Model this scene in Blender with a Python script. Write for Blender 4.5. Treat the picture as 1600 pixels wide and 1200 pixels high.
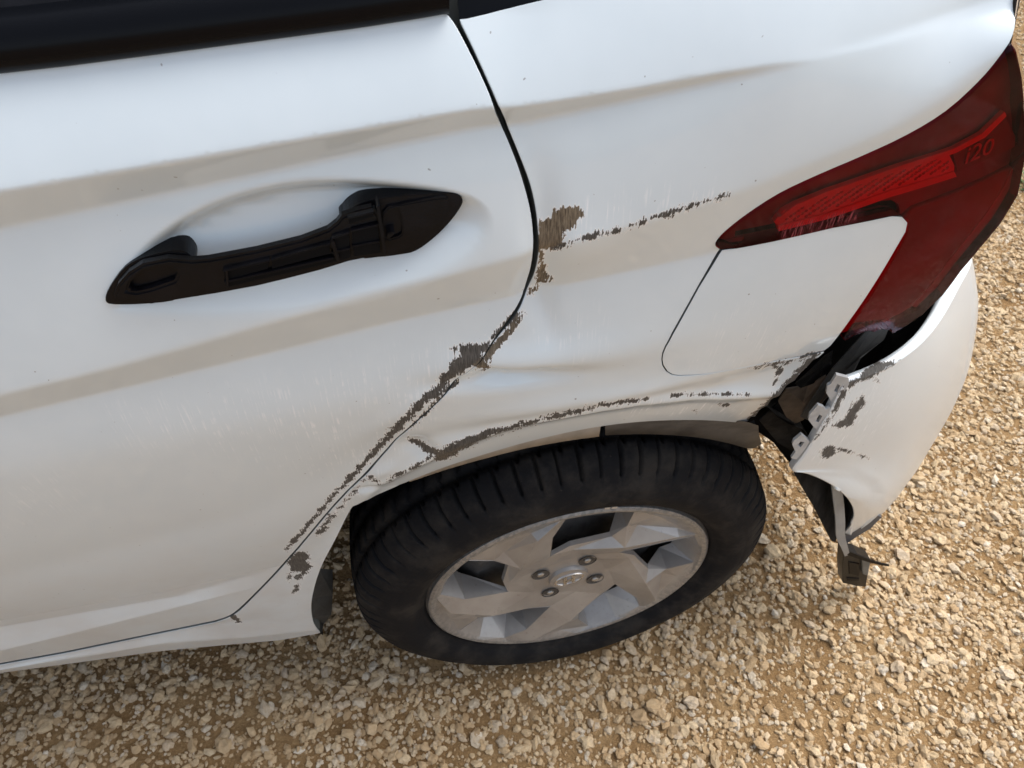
import bpy, bmesh, math, random
import numpy as np
from mathutils import Vector, Matrix
from mathutils.geometry import delaunay_2d_cdt

random.seed(4); RNG = np.random.default_rng(7)
scene = bpy.context.scene
for o in list(bpy.data.objects): bpy.data.objects.remove(o)

# ------------------------------------------------------------------ camera
CAM = np.array([-0.20152, -0.41899, 1.27586])
YAW, PITCH, ROLL, FOC = 0.239534, 0.8706, 0.050551, 1150.0      # focal in units of a 1600 wide frame
def _axes():
    f = np.array([math.sin(YAW)*math.cos(PITCH), math.cos(YAW)*math.cos(PITCH), -math.sin(PITCH)])
    r = np.array([math.cos(YAW), -math.sin(YAW), 0.0]); u = np.cross(r, f)
    return (r*math.cos(ROLL)+u*math.sin(ROLL), -r*math.sin(ROLL)+u*math.cos(ROLL), f)
CR, CU, CF = _axes()
cam_d = bpy.data.cameras.new('camera'); cam = bpy.data.objects.new('camera', cam_d)
scene.collection.objects.link(cam); scene.camera = cam
cam.matrix_world = Matrix(((CR[0], CU[0], -CF[0], CAM[0]), (CR[1], CU[1], -CF[1], CAM[1]), (CR[2], CU[2], -CF[2], CAM[2]), (0, 0, 0, 1)))
cam_d.sensor_fit = 'HORIZONTAL'; cam_d.sensor_width = 36.0; cam_d.lens = FOC/1600*36.0
cam_d.clip_start = 0.02; cam_d.clip_end = 2000.0
cam_d.dof.use_dof = True; cam_d.dof.focus_distance = 0.62; cam_d.dof.aperture_fstop = 20.0

# ------------------------------------------------------------------ sky, sun, exposure (bright overcast)
SUN_EL, SUN_AZ = math.radians(55), math.radians(24)       # behind the car, towards its rear: azimuth from +x to +y
sun_dir = Vector((math.cos(SUN_AZ)*math.cos(SUN_EL), math.sin(SUN_AZ)*math.cos(SUN_EL), math.sin(SUN_EL)))
w = bpy.data.worlds.new('World'); scene.world = w; w.use_nodes = True
nt = w.node_tree; nt.nodes.clear()
sky = nt.nodes.new('ShaderNodeTexSky'); sky.sky_type = 'NISHITA'; sky.sun_disc = False
sky.sun_elevation = SUN_EL; sky.sun_rotation = math.atan2(sun_dir.x, sun_dir.y)
sky.air_density = 1.0; sky.dust_density = 4.0; sky.ozone_density = 1.0; sky.altitude = 200
bg = nt.nodes.new('ShaderNodeBackground'); bg.inputs['Strength'].default_value = 0.15
wo = nt.nodes.new('ShaderNodeOutputWorld')
hs = nt.nodes.new('ShaderNodeHueSaturation'); hs.inputs['Saturation'].default_value = .48       # thin even cloud: the sky's colour is washed out
nt.links.new(sky.outputs['Color'], hs.inputs['Color']); nt.links.new(hs.outputs[0], bg.inputs['Color']); nt.links.new(bg.outputs[0], wo.inputs[0])
sun_d = bpy.data.lights.new('sun', 'SUN'); sun_d.energy = 1.5; sun_d.angle = math.radians(50); sun_d.color = (1, 0.96, 0.9)
sun = bpy.data.objects.new('sun', sun_d); scene.collection.objects.link(sun)
sun.rotation_euler = sun_dir.to_track_quat('Z', 'Y').to_euler()
scene.view_settings.view_transform = 'Standard'; scene.view_settings.look = 'None'
scene.view_settings.gamma = 1.0; scene.view_settings.use_curve_mapping = False
scene.view_settings.exposure = 0.86

scene.render.engine = 'CYCLES'
scene.cycles.max_bounces = 6; scene.cycles.diffuse_bounces = 3; scene.cycles.glossy_bounces = 3; scene.cycles.transparent_max_bounces = 6

# ------------------------------------------------------------------ small tools
def project(X):
    d = np.asarray(X, float)-CAM; z = d@CF
    return np.stack([800+FOC*(d@CR)/z, 600-FOC*(d@CU)/z], -1), z
def ray(px, py):
    return CF+CR*(px-800)/FOC-CU*(py-600)/FOC
def at_y(px, py, y):
    d = ray(px, py); return CAM+d*((y-CAM[1])/d[1])
def at_z(px, py, z):
    d = ray(px, py); return CAM+d*((z-CAM[2])/d[2])
def link(o, parent=None, **props):
    scene.collection.objects.link(o)
    if parent is not None: o.parent = parent
    for k, v in props.items(): o[k] = v
    return o
def mesh_obj(name, V, Fc, mat=None, parent=None, smooth=False, normals=None, attrs=None):
    me = bpy.data.meshes.new(name); me.from_pydata([tuple(map(float, v)) for v in V], [], [tuple(f) for f in Fc]); me.update()
    if mat is not None: me.materials.append(mat)
    if smooth or normals is not None: me.polygons.foreach_set('use_smooth', [True]*len(me.polygons))
    for k, a in (attrs or {}).items():
        a = np.asarray(a, np.float32)
        if a.ndim == 1:
            at = me.attributes.new(k, 'FLOAT', 'POINT'); at.data.foreach_set('value', a)
        else:
            at = me.attributes.new(k, 'FLOAT_VECTOR', 'POINT'); at.data.foreach_set('vector', a.ravel())
    if normals is not None: me.normals_split_custom_set_from_vertices([tuple(map(float, n)) for n in normals])
    return link(bpy.data.objects.new(name, me), parent)
def resample(P, step):
    P = [np.asarray(p, float) for p in P]; out = []
    for a, b in zip(P, P[1:]+P[:1]):
        n = max(1, int(np.ceil(np.linalg.norm(b-a)/step)))
        for i in range(n): out.append(a+(b-a)*i/n)
    return np.array(out)
def open_resample(P, step):
    P = [np.asarray(p, float) for p in P]; out = [P[0]]
    for a, b in zip(P, P[1:]):
        n = max(1, int(np.ceil(np.linalg.norm(b-a)/step)))
        for i in range(1, n+1): out.append(a+(b-a)*i/n)
    return np.array(out)
def catmull(P, n=6, closed=False):
    P = np.array(P, float); N = len(P); out = []
    rng = range(N if closed else N-1)
    for i in rng:
        p1, p2 = P[i], P[(i+1) % N]
        p0 = P[i-1] if (i > 0 or closed) else 2*p1-p2
        p3 = P[(i+2) % N] if (i+2 < N or closed) else 2*p2-p1
        for k in range(n):
            t = k/n
            out.append(.5*((2*p1)+(-p0+p2)*t+(2*p0-5*p1+4*p2-p3)*t*t+(-p0+3*p1-3*p2+p3)*t**3))
    if not closed: out.append(P[-1])
    return np.array(out)
def inside(Q, poly):
    x, y = Q[:, 0], Q[:, 1]; r = np.zeros(len(Q), bool); P = np.asarray(poly)
    for (x1, y1), (x2, y2) in zip(P, np.roll(P, -1, 0)):
        if y1 == y2: continue
        c = ((y1 > y) != (y2 > y)); r ^= c & (x < (x2-x1)*(y-y1)/(y2-y1)+x1)
    return r
def seg_dist(Q, P, closed):
    P = np.asarray(P, float); best = np.full(len(Q), 1e9); tt = np.zeros(len(Q))
    n = len(P) if closed else len(P)-1
    for i in range(n):
        a, b = P[i], P[(i+1) % len(P)]; ab = b-a; L = ab@ab
        t = np.clip(((Q-a)@ab)/max(L, 1e-12), 0, 1); d = np.linalg.norm(Q-(a+t[:, None]*ab), axis=1)
        m = d < best; best[m] = d[m]; tt[m] = i+t[m]
    return best, tt
def smooth01(a, b, x): t = np.clip((x-a)/(b-a), 0, 1); return t*t*(3-2*t)

# ------------------------------------------------------------------ materials
def new_mat(name):
    m = bpy.data.materials.new(name); m.use_nodes = True; t = m.node_tree
    b = t.nodes['Principled BSDF']; return m, t, b
def node(t, kind, **kw):
    n = t.nodes.new(kind)
    for k, v in kw.items():
        if k in n.inputs.keys() if isinstance(k, str) else False: n.inputs[k].default_value = v
        else: setattr(n, k, v)
    return n
def math_n(t, op, a, b=None, c=None, clamp=False):
    n = t.nodes.new('ShaderNodeMath'); n.operation = op; n.use_clamp = clamp
    for i, v in enumerate((a, b, c)):
        if v is None: continue
        if isinstance(v, (int, float)): n.inputs[i].default_value = v
        else: t.links.new(v, n.inputs[i])
    return n.outputs[0]
def ramp(t, x, a, b, lo=0.0, hi=1.0):
    n = t.nodes.new('ShaderNodeMapRange'); n.interpolation_type = 'SMOOTHSTEP'
    n.inputs[1].default_value = a; n.inputs[2].default_value = b; n.inputs[3].default_value = lo; n.inputs[4].default_value = hi
    t.links.new(x, n.inputs[0]); return n.outputs[0]
def mixc(t, f, a, b):
    n = t.nodes.new('ShaderNodeMix'); n.data_type = 'RGBA'; n.clamp_factor = True
    for sock, v in ((n.inputs[0], f), (n.inputs[6], a), (n.inputs[7], b)):
        if isinstance(v, (int, float)): sock.default_value = v
        elif isinstance(v, tuple): sock.default_value = (*v, 1) if len(v) == 3 else v
        else: t.links.new(v, sock)
    return n.outputs[2]
def attr(t, name, kind='GEOMETRY'):
    n = t.nodes.new('ShaderNodeAttribute'); n.attribute_name = name; n.attribute_type = kind; return n
def noise(t, vec, scale, detail=2.0, rough=.5, mapping=None):
    if mapping is not None:
        mp = t.nodes.new('ShaderNodeMapping'); mp.inputs['Scale'].default_value = mapping[0]
        mp.inputs['Rotation'].default_value = mapping[1] if len(mapping) > 1 else (0, 0, 0)
        t.links.new(vec, mp.inputs[0]); vec = mp.outputs[0]
    n = t.nodes.new('ShaderNodeTexNoise'); n.inputs['Scale'].default_value = scale
    n.inputs['Detail'].default_value = detail; n.inputs['Roughness'].default_value = rough
    t.links.new(vec, n.inputs['Vector']); return n.outputs['Fac']
def plain(name, col, rough=.5, metal=0.0, coat=0.0, var=.0, vscale=40, bump=0.0, bscale=200, spec=.5):
    m, t, b = new_mat(name)
    b.inputs['Roughness'].default_value = rough; b.inputs['Metallic'].default_value = metal
    b.inputs['Coat Weight'].default_value = coat; b.inputs['Specular IOR Level'].default_value = spec
    tc = t.nodes.new('ShaderNodeTexCoord').outputs['Object']
    nz = noise(t, tc, vscale, 4, .6)
    t.links.new(mixc(t, ramp(t, nz, .3, .7), tuple(c*(1-var) for c in col), tuple(min(1, c*(1+var)) for c in col)), b.inputs['Base Color'])
    if bump:
        bp = t.nodes.new('ShaderNodeBump'); bp.inputs['Strength'].default_value = bump; bp.inputs['Distance'].default_value = .001
        t.links.new(noise(t, tc, bscale, 3), bp.inputs['Height']); t.links.new(bp.outputs[0], b.inputs['Normal'])
    return m

def make_paint():
    """white car paint; float attributes drive bare primer (scrape), rust, rubbed streaks (scuff) and road dust (dust)"""
    m, t, b = new_mat('white_paint')
    uv = attr(t, 'suv').outputs['Vector']
    sd = attr(t, 'scrape').outputs['Fac']; rust = attr(t, 'rust').outputs['Fac']
    scuff = attr(t, 'scuff').outputs['Fac']; dust = attr(t, 'dust').outputs['Fac']
    tilt = (0, 0, math.radians(-12))
    bristle = noise(t, uv, 1.0, 3, .6, ((760, 105, 1), tilt))
    rag = noise(t, uv, 330, 3, .65)
    chunk = noise(t, uv, 95, 2, .5)
    e = math_n(t, 'MULTIPLY_ADD', math_n(t, 'SUBTRACT', bristle, .5), .0105, sd)
    e = math_n(t, 'MULTIPLY_ADD', math_n(t, 'SUBTRACT', rag, .5), .0060, e)
    e = math_n(t, 'MULTIPLY_ADD', math_n(t, 'SUBTRACT', chunk, .5), .0095, e)
    bare = ramp(t, e, .0002, -.0003)
    lift = math_n(t, 'MULTIPLY', ramp(t, e, .0016, .0003), math_n(t, 'SUBTRACT', 1.0, bare), clamp=True)   # chipped white edge round the bare patch
    grain = noise(t, uv, 1.0, 3, .7, ((1200, 90, 1), tilt))
    prim = mixc(t, ramp(t, grain, .35, .68), (.040, .037, .033), (.115, .105, .092))
    rst = mixc(t, ramp(t, grain, .3, .7), (.075, .050, .028), (.27, .21, .135))
    prim = mixc(t, rust, prim, rst)
    # paint
    blot = noise(t, uv, 14, 3, .65); speck = noise(t, uv, 420, 1, .5)
    base = mixc(t, ramp(t, blot, .3, .7), (.655, .735, .775), (.685, .765, .805))
    dmask = math_n(t, 'MULTIPLY', dust, ramp(t, blot, .25, .75, .45, 1.0))
    base = mixc(t, dmask, base, (.44, .405, .365))
    base = mixc(t, math_n(t, 'MULTIPLY', dust, ramp(t, speck, .72, .78, 0, .4)), base, (.72, .69, .64))
    fl = noise(t, uv, 240, 1, .4)
    base = mixc(t, ramp(t, fl, .79, .81, 0, .7), base, (.20, .19, .18))
    st = noise(t, uv, 1.0, 3, .6, ((520, 22, 1), tilt))
    streak = math_n(t, 'MULTIPLY', math_n(t, 'MULTIPLY', scuff, ramp(t, st, .50, .68)), ramp(t, chunk, .42, .62, .1, 1), clamp=True)
    base = mixc(t, math_n(t, 'MULTIPLY', streak, .8), base, (.88, .89, .90))
    base = mixc(t, math_n(t, 'MULTIPLY', lift, .7), base, (.88, .88, .87))
    col = mixc(t, bare, base, prim)
    t.links.new(col, b.inputs['Base Color'])
    rgh = math_n(t, 'MULTIPLY_ADD', bare, .42, .36); rgh = math_n(t, 'MULTIPLY_ADD', streak, .25, rgh, clamp=True)
    t.links.new(rgh, b.inputs['Roughness'])
    ct = math_n(t, 'SUBTRACT', 1.0, bare); ct = math_n(t, 'SUBTRACT', ct, math_n(t, 'MULTIPLY', streak, .6), clamp=True)
    ct = math_n(t, 'SUBTRACT', ct, math_n(t, 'MULTIPLY', dust, .6), clamp=True)
    t.links.new(ct, b.inputs['Coat Weight'])
    t.links.new(math_n(t, 'MULTIPLY_ADD', dust, .55, .03), b.inputs['Coat Roughness'])
    bp = t.nodes.new('ShaderNodeBump'); bp.inputs['Distance'].default_value = .0004
    t.links.new(math_n(t, 'MULTIPLY', bare, .8), bp.inputs['Strength']); t.links.new(grain, bp.inputs['Height']); t.links.new(bp.outputs[0], b.inputs['Normal'])
    return m
PAINT = make_paint()
BLACK = plain('black_plastic', (.003, .003, .0042), .27, var=.4, vscale=60, bump=.15, bscale=900, spec=.2)
BLACK_GLOSS = plain('black_gloss', (.003, .0035, .005), .22, spec=.12)
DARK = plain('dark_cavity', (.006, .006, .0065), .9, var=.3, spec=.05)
LINER = plain('liner_felt', (.022, .021, .020), .9, var=.5, vscale=30, bump=.6, bscale=300, spec=.1)
GREYPL = plain('grey_plastic', (.20, .205, .205), .45, var=.18, vscale=50, bump=.3, bscale=300)
GREYTAB = plain('primer_grey_plastic', (.40, .41, .41), .45, var=.12, vscale=60)
STEEL = plain('dusty_steel', (.10, .095, .09), .6, metal=.3, var=.4, vscale=25, bump=.5, bscale=150)
BROWN = plain('muddy_steel', (.085, .065, .05), .7, var=.5, vscale=22, bump=.5, bscale=200)
GAP_SHADE = plain('gap_shade_grey', (.10, .115, .115), .6, var=.2)
RUBBERSEAL = plain('grey_seal', (.055, .062, .06), .5, var=.2)

# ------------------------------------------------------------------ the body side: a surface over (s, z)
# plan curve c(s): straight alongside the car, easing inwards towards the rear corner
_S = np.arange(-2.6, .75, .002)
_TH = np.where(_S > -.05, .27*np.clip((_S+.05)/.40, 0, 1.6)**1.4, 0.0)
_dx, _dy = np.cos(_TH)*.002, np.sin(_TH)*.002
_CX = np.cumsum(_dx); _CX -= np.interp(-.3, _S, _CX)+.3; _CY = np.cumsum(_dy); _CY -= np.interp(-.3, _S, _CY)
def plan(s):
    th = np.interp(s, _S, _TH)
    return np.interp(s, _S, _CX), np.interp(s, _S, _CY), th
def to_plan(X):
    x, y = X[..., 0], X[..., 1]; s = np.array(x, float)
    for _ in range(10):
        cx, cy, th = plan(s); s = s+((x-cx)*np.cos(th)+(y-cy)*np.sin(th))
    cx, cy, th = plan(s); d = (x-cx)*np.sin(th)-(y-cy)*np.cos(th)
    return s, d
_T = np.arange(.20, 1.6, .002)
def hit(px, py, wfun):
    d = ray(px, py); X = CAM+_T[:, None]*d; s, dd = to_plan(X); g = dd-wfun(s, X[:, 2])
    k = np.where(g < 0)[0]
    if len(k) == 0: k = [int(np.argmin(g))]
    k = max(1, k[0]); g0, g1 = g[k-1], g[k]; t = _T[k-1]+.002*(g0/(g0-g1) if g0 != g1 else 0)
    X = CAM+t*d; s, _ = to_plan(X[None]); return np.array([s[0], X[2]])

# character lines of the side, top to bottom: picture trace -> (s, z), each with its outward offset w
def line(trace, wv):
    P = []
    for (px, py) in trace:
        wi = wv if isinstance(wv, (int, float)) else np.interp(px, *wv)
        s, z = hit(px, py, lambda s, z: np.full_like(s, wi)); P.append((s, z, wi))
    return np.array(sorted(P))
def ext(L, sg, flat=False):
    z = np.interp(sg, L[:, 0], L[:, 1]); w_ = np.interp(sg, L[:, 0], L[:, 2])
    k = min(3, len(L)-1)
    a = (L[k, 1]-L[0, 1])/(L[k, 0]-L[0, 0]); b_ = (L[-1, 1]-L[-1-k, 1])/(L[-1, 0]-L[-1-k, 0])
    z = np.where(sg < L[0, 0], L[0, 1]+(sg-L[0, 0])*a*np.exp(-(L[0, 0]-sg)/1.2), z)
    z = np.where(sg > L[-1, 0], L[-1, 1]+(0 if flat else 1)*(sg-L[-1, 0])*b_, z)
    return z, w_
SG = np.arange(-2.4, .66, .004); ZG = np.arange(.10, 1.50, .001)
K = [
 line([(0,113),(100,102),(240,84),(400,63),(560,42),(690,20),(800,12),(900,-14),(1100,-60),(1300,-90),(1500,-110)], ([0, 800, 1500], [.000, .000, .000])),
 line([(0,300),(200,265.4),(400,230.7),(600,196),(765,167.5),(785,172),(900,154.5),(1000,138.5),(1100,120),(1240,95),(1400,50),(1500,15)], ([0, 1100, 1240, 1400, 1500], [.032, .030, .031, .0245, .0185])),
 line([(0,357),(200,313.7),(400,270.5),(600,227.2),(772,190.5),(792,196.5),(895,172.5),(1000,150),(1100,128),(1240,100),(1400,65),(1500,35)], ([0, 800, 1100, 1240, 1400, 1500], [.020, .021, .026, .0316, .0275, .0225])),
 line([(0,618),(150,582),(280,546),(400,511),(550,468),(700,431),(830,396),(1000,350),(1140,305),(1280,250),(1400,198),(1500,140),(1560,92)], ([0, 500, 1000, 1560], [.046, .047, .046, .042])),
 line([(0,652),(100,628),(215,601),(440,547),(600,506),(830,456),(1000,420),(1110,396),(1280,335),(1400,280),(1500,215)], ([0, 500, 1000, 1110, 1500], [.037, .031, .030, .031, .030])),
 line([(0,740),(300,680),(500,640),(700,600),(830,580),(1000,520),(1200,480),(1400,400)], ([0, 500, 700, 1000, 1400], [.043, .042, .042, .040, .034])),
 line([(0,900),(200,850),(400,800),(600,700),(800,655),(1000,640),(1200,590),(1400,500)], ([0, 400, 600, 900, 1400], [.022, .022, .025, .032, .020])),
 line([(0,978),(150,953),(280,930),(400,896),(480,865),(560,790)], ([0, 280, 420, 560], [-.003, -.004, -.008, .002])),
 line([(0,1017),(100,993),(200,968),(300,943),(400,917),(450,903),(540,860)], ([0, 300, 430, 560], [.002, .000, -.011, -.005])),
 line([(0,1036),(100,1018),(250,987),(340,969),(400,958),(500,930)], ([0, 300, 420, 500], [-.014, -.014, -.016, -.014])),
 line([(0,1040),(100,1022),(250,991),(340,974),(400,968),(500,950)], ([0, 300, 420, 500], [-.021, -.021, -.018, -.016])),
 line([(0,1046.5),(120,1028),(250,1006),(380,997),(500,984)], ([0, 250, 400, 500], [-.0165, -.0175, -.021, -.022])),
 line([(0,1052),(120,1036),(250,1018),(380,1006),(500,996)], ([0, 300, 500], [-.030, -.034, -.036])),
]
BUL = [.002, 0, .002, 0, .001, .003, .003, 0, 0, 0, 0, 0, 0]
def build_w():
    zs, ws = zip(*[ext(L, SG, i > 6) for i, L in enumerate(K)]); zs = np.array(zs); ws = np.array(ws)
    for i in range(1, len(zs)): zs[i] = np.minimum(zs[i], zs[i-1]-.0025)
    # above the belt the body leans in; below the sill it turns under
    top = zs[0]+.30; zs = np.vstack([top, zs, zs[-1]-.06]); ws = np.vstack([ws[0]-.115, ws, ws[-1]-.05])
    bul = [0]+BUL
    W = np.zeros((len(SG), len(ZG)))
    for j in range(len(SG)):
        zc, wc = zs[::-1, j], ws[::-1, j]
        W[j] = np.interp(ZG, zc, wc)
        for i, bb in enumerate(bul):
            if bb and i+1 < len(zs):
                t = np.clip((zs[i, j]-ZG)/(zs[i, j]-zs[i+1, j]), 0, 1); W[j] += bb*4*t*(1-t)
    def blur(A, sig, ax):
        r = int(3*sig)+1; k = np.exp(-.5*(np.arange(-r, r+1)/sig)**2); k /= k.sum()
        P = np.pad(A, [(r, r) if a == ax else (0, 0) for a in range(2)], mode='edge')
        return sum(k[i]*(P[:, i:i+A.shape[1]] if ax == 1 else P[i:i+A.shape[0]]) for i in range(len(k)))
    A = blur(W, .8, 1); Bs = blur(blur(W, 11, 1), 5, 0)          # the lower door is one soft swell, no crease
    hi_ = (ZG[None]-(zs[6]-.0)[:, None])/.03; lo_ = (ZG[None]-zs[8][:, None])/.03
    m = smooth01(1.0, -.2, hi_)*smooth01(.6, 1.6, lo_)
    return blur(A*(1-m)+Bs*m, 2.5, 0)
WG = build_w()
def w_grid(s, z):
    s = np.asarray(s, float); z = np.asarray(z, float)
    a = np.clip((s-SG[0])/.004, 0, len(SG)-1.001); b = np.clip((z-ZG[0])/.001, 0, len(ZG)-1.001)
    i = a.astype(int); j = b.astype(int); u = a-i; v = b-j
    return (WG[i, j]*(1-u)*(1-v)+WG[i+1, j]*u*(1-v)+WG[i, j+1]*(1-u)*v+WG[i+1, j+1]*u*v)
def SZ(px, py): return hit(px, py, w_grid)
def trace(pts): return np.array([SZ(*p) for p in pts])
# handle bowl, dents, turned arch lip
BOWL = trace(catmull([(166,476),(185,432),(225,380),(285,335),(360,302),(450,281),(540,277),(640,284),(735,303),(772,340),(765,385),(712,428),(630,460),(520,485),(420,500),(300,503),(190,496)], 3, True))
BSEC = trace([(185,455),(300,405),(420,378),(540,350),(640,335),(740,335)])
LIPLINE = trace([(500,905),(530,850),(562,792),(580,762),(605,748),(640,730),(685,708),(735,686),(780,669),(830,656),(880,647),(940,636),(1000,627),(1080,621),(1170,617),(1230,612)])
def w_all(s, z):
    s = np.asarray(s, float); z = np.asarray(z, float); sh = s.shape; Q = np.stack([s.ravel(), z.ravel()], 1)
    w_ = w_grid(Q[:, 0], Q[:, 1])
    lo, hi = BOWL.min(0)-.02, BOWL.max(0)+.02
    m = np.where(((Q > lo) & (Q < hi)).all(1))[0]
    if len(m):
        d, _ = seg_dist(Q[m], BOWL, True); ins = inside(Q[m], BOWL); sd = np.where(ins, d, -d)
        v_ = (Q[m, 1]-np.interp(Q[m, 0], BSEC[:, 0], BSEC[:, 1]))/.035; wid = .016+.032*smooth01(.35, -.6, v_)
        w_[m] -= .0145*smooth01(-.001, 1.0, sd/wid)
    lo, hi = LIPLINE.min(0)-.03, LIPLINE.max(0)+.03; lo[1] -= .08
    m = np.where(((Q > lo) & (Q < hi)).all(1))[0]
    if len(m):
        d, tt = seg_dist(Q[m], LIPLINE, False)
        zl = np.interp(Q[m, 0], LIPLINE[:, 0], LIPLINE[:, 1]); below = Q[m, 1] < zl
        fade = np.clip(tt/3.0, 0, 1)
        w_[m] += fade*(.0035*np.exp(-(d/.010)**2)-np.where(below, .16*np.maximum(d-.002, 0), 0))
    for (c, rx, rz, ang, amp) in DENTS:
        dx, dz = Q[:, 0]-c[0], Q[:, 1]-c[1]; ca, sa = math.cos(ang), math.sin(ang)
        a = (dx*ca+dz*sa)/rx; b = (-dx*sa+dz*ca)/rz; w_ += amp*np.exp(-(a*a+b*b))
    return w_.reshape(sh)
DENTS = []
def dent(px, py, rx, rz, ang, amp): DENTS.append((SZ(px, py), rx, rz, math.radians(ang), amp))
dent(800, 592, .050, .010, -4, -.011); dent(765, 584, .018, .009, -30, -.004); dent(900, 560, .08, .022, 3, .004)
dent(860, 632, .07, .018, 6, .005); dent(800, 560, .05, .014, -2, .004); dent(655, 698, .012, .020, 35, -.006); dent(700, 690, .03, .012, 20, .003)
dent(600, 735, .02, .010, 40, .004); dent(575, 762, .012, .006, 10, -.004); dent(850, 400, .012, .05, 5, -.006)
dent(840, 470, .010, .03, 20, -.004); dent(900, 395, .03, .02, 5, .002); dent(1150, 600, .05, .02, 5, -.004)
dent(1000, 610, .06, .012, 3, .003); dent(640, 640, .05, .012, 38, .002); dent(300, 760, .20, .08, 10, -.002)
def trace_all(pts): return np.array([hit(*p, w_all) for p in pts])
def F(s, z, off=0.0):
    s = np.asarray(s, float); z = np.asarray(z, float); w_ = w_all(s, z)+off; cx, cy, th = plan(s)
    return np.stack([cx+w_*np.sin(th), cy-w_*np.cos(th), z], -1)
def F_normal(s, z, e=.0008):
    a = F(s+e, z)-F(s-e, z); b = F(s, z+e)-F(s, z-e); n = np.cross(a, b)
    return n/np.linalg.norm(n, axis=-1, keepdims=True)

# ------------------------------------------------------------------ damage marks, as picture traces on the panels they scar
SC = []      # (kind, closed, pts, half width(s) px)
def patch(pts, rust=0.0, grow=0.0): SC.append((True, np.array(pts, float), grow, rust))
def streak(pts, hw, rust=0.0): SC.append((False, np.array(pts, float), np.array(hw if isinstance(hw, (list, tuple)) else [hw]*len(pts), float), rust))
# along the door edge
streak([(448,858),(470,835),(498,800),(530,765),(560,735),(590,700),(625,665),(655,632),(685,605),(712,578),(735,556)], [2.6,3.2,3.2,3.2,3.8,5,6,6,7,8,10])
patch([(703,546),(720,540),(742,540),(760,536),(770,528),(764,540),(748,560),(735,574),(722,582),(706,584),(704,572),(716,556),(712,550)])
streak([(500,828),(520,806),(545,778),(570,750)], [2.5,1.5,1.2,.6]); streak([(640,668),(665,645),(690,618),(715,594)], [1.6,2,2.5,4])
streak([(770,528),(785,512),(800,498),(816,488)], [4,4,3.5,2.5]); streak([(745,570),(760,556),(775,540),(800,514),(815,492)], [4,6,6,5,4], .45)
patch([(738,568),(752,562),(760,566),(764,572),(757,577),(746,574)], .5); patch([(758,560),(766,562),(764,570),(759,568)], .2)
# quarter panel beside the shut line
patch([(842,346),(852,344),(865,332),(880,325),(898,323),(912,325),(913,338),(905,345),(896,352),(884,362),(878,378),(862,388),(848,394),(843,385),(840,365)], .8)
streak([(845,385),(847,405),(846,425),(838,445),(828,458)], [4,3,4,4,3], .9); patch([(846,418),(856,428),(866,433),(855,438),(842,440),(842,425)], .55)
streak([(862,386),(885,380),(910,373),(940,366),(970,358),(1000,347),(1030,338),(1070,325),(1100,316),(1138,305)], [3,3,2.8,2.2,1.8,2.6,3,3,2.6,1.4])
# wheel-arch lip
streak([(640,686),(660,693),(672,703),(685,710)], [3,5,6,6], .1); patch([(672,697),(688,702),(702,703),(722,694),(728,698),(712,710),(698,718),(684,718),(674,708)], .2)
streak([(700,703),(735,689),(770,675),(800,668),(830,660),(860,652),(880,648),(900,643),(940,633),(980,627),(1010,624)], [8,7,5,3.6,3,3.4,4.2,3,2.6,2.6,1.8])
streak([(1050,617),(1090,616),(1130,616),(1170,617)], [1.3,1.5,1.6,.6]); streak([(606,752),(630,737),(650,727),(672,716)], [1.6,3,2.6,3])
patch([(576,745),(586,749),(592,754),(585,753),(578,750)]); streak([(548,776),(556,771)], 1.2); patch([(1125,631),(1138,630),(1139,634),(1126,634)], 0, -.5); patch([(1085,642),(1089,641),(1088,645)], 0, -.5)
patch([(450,875),(458,866),(466,862),(480,865),(484,872),(476,872),(486,888),(478,896),(468,905),(462,905),(470,894),(454,893)]); patch([(462,913),(468,914),(463,925),(459,926)]); patch([(450,897),(453,897),(453,908),(449,907)], 0, -.6)
patch([(494,828),(508,822),(512,824),(506,832),(497,836)]); patch([(511,805),(520,803),(518,808),(512,810)]); patch([(360,962),(366,960),(371,966),(376,972),(369,970),(362,966)], .1)
# rear torn edge of the quarter panel
streak([(1170,655),(1195,635),(1220,612),(1240,590),(1262,568),(1280,552)], [3,4,5,5,5,3]); streak([(1210,572),(1218,577),(1214,590),(1210,602)], [3,4,2,1]); streak([(1170,575),(1205,570),(1240,563),(1275,551)], [.5,2,2.5,2])
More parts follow.
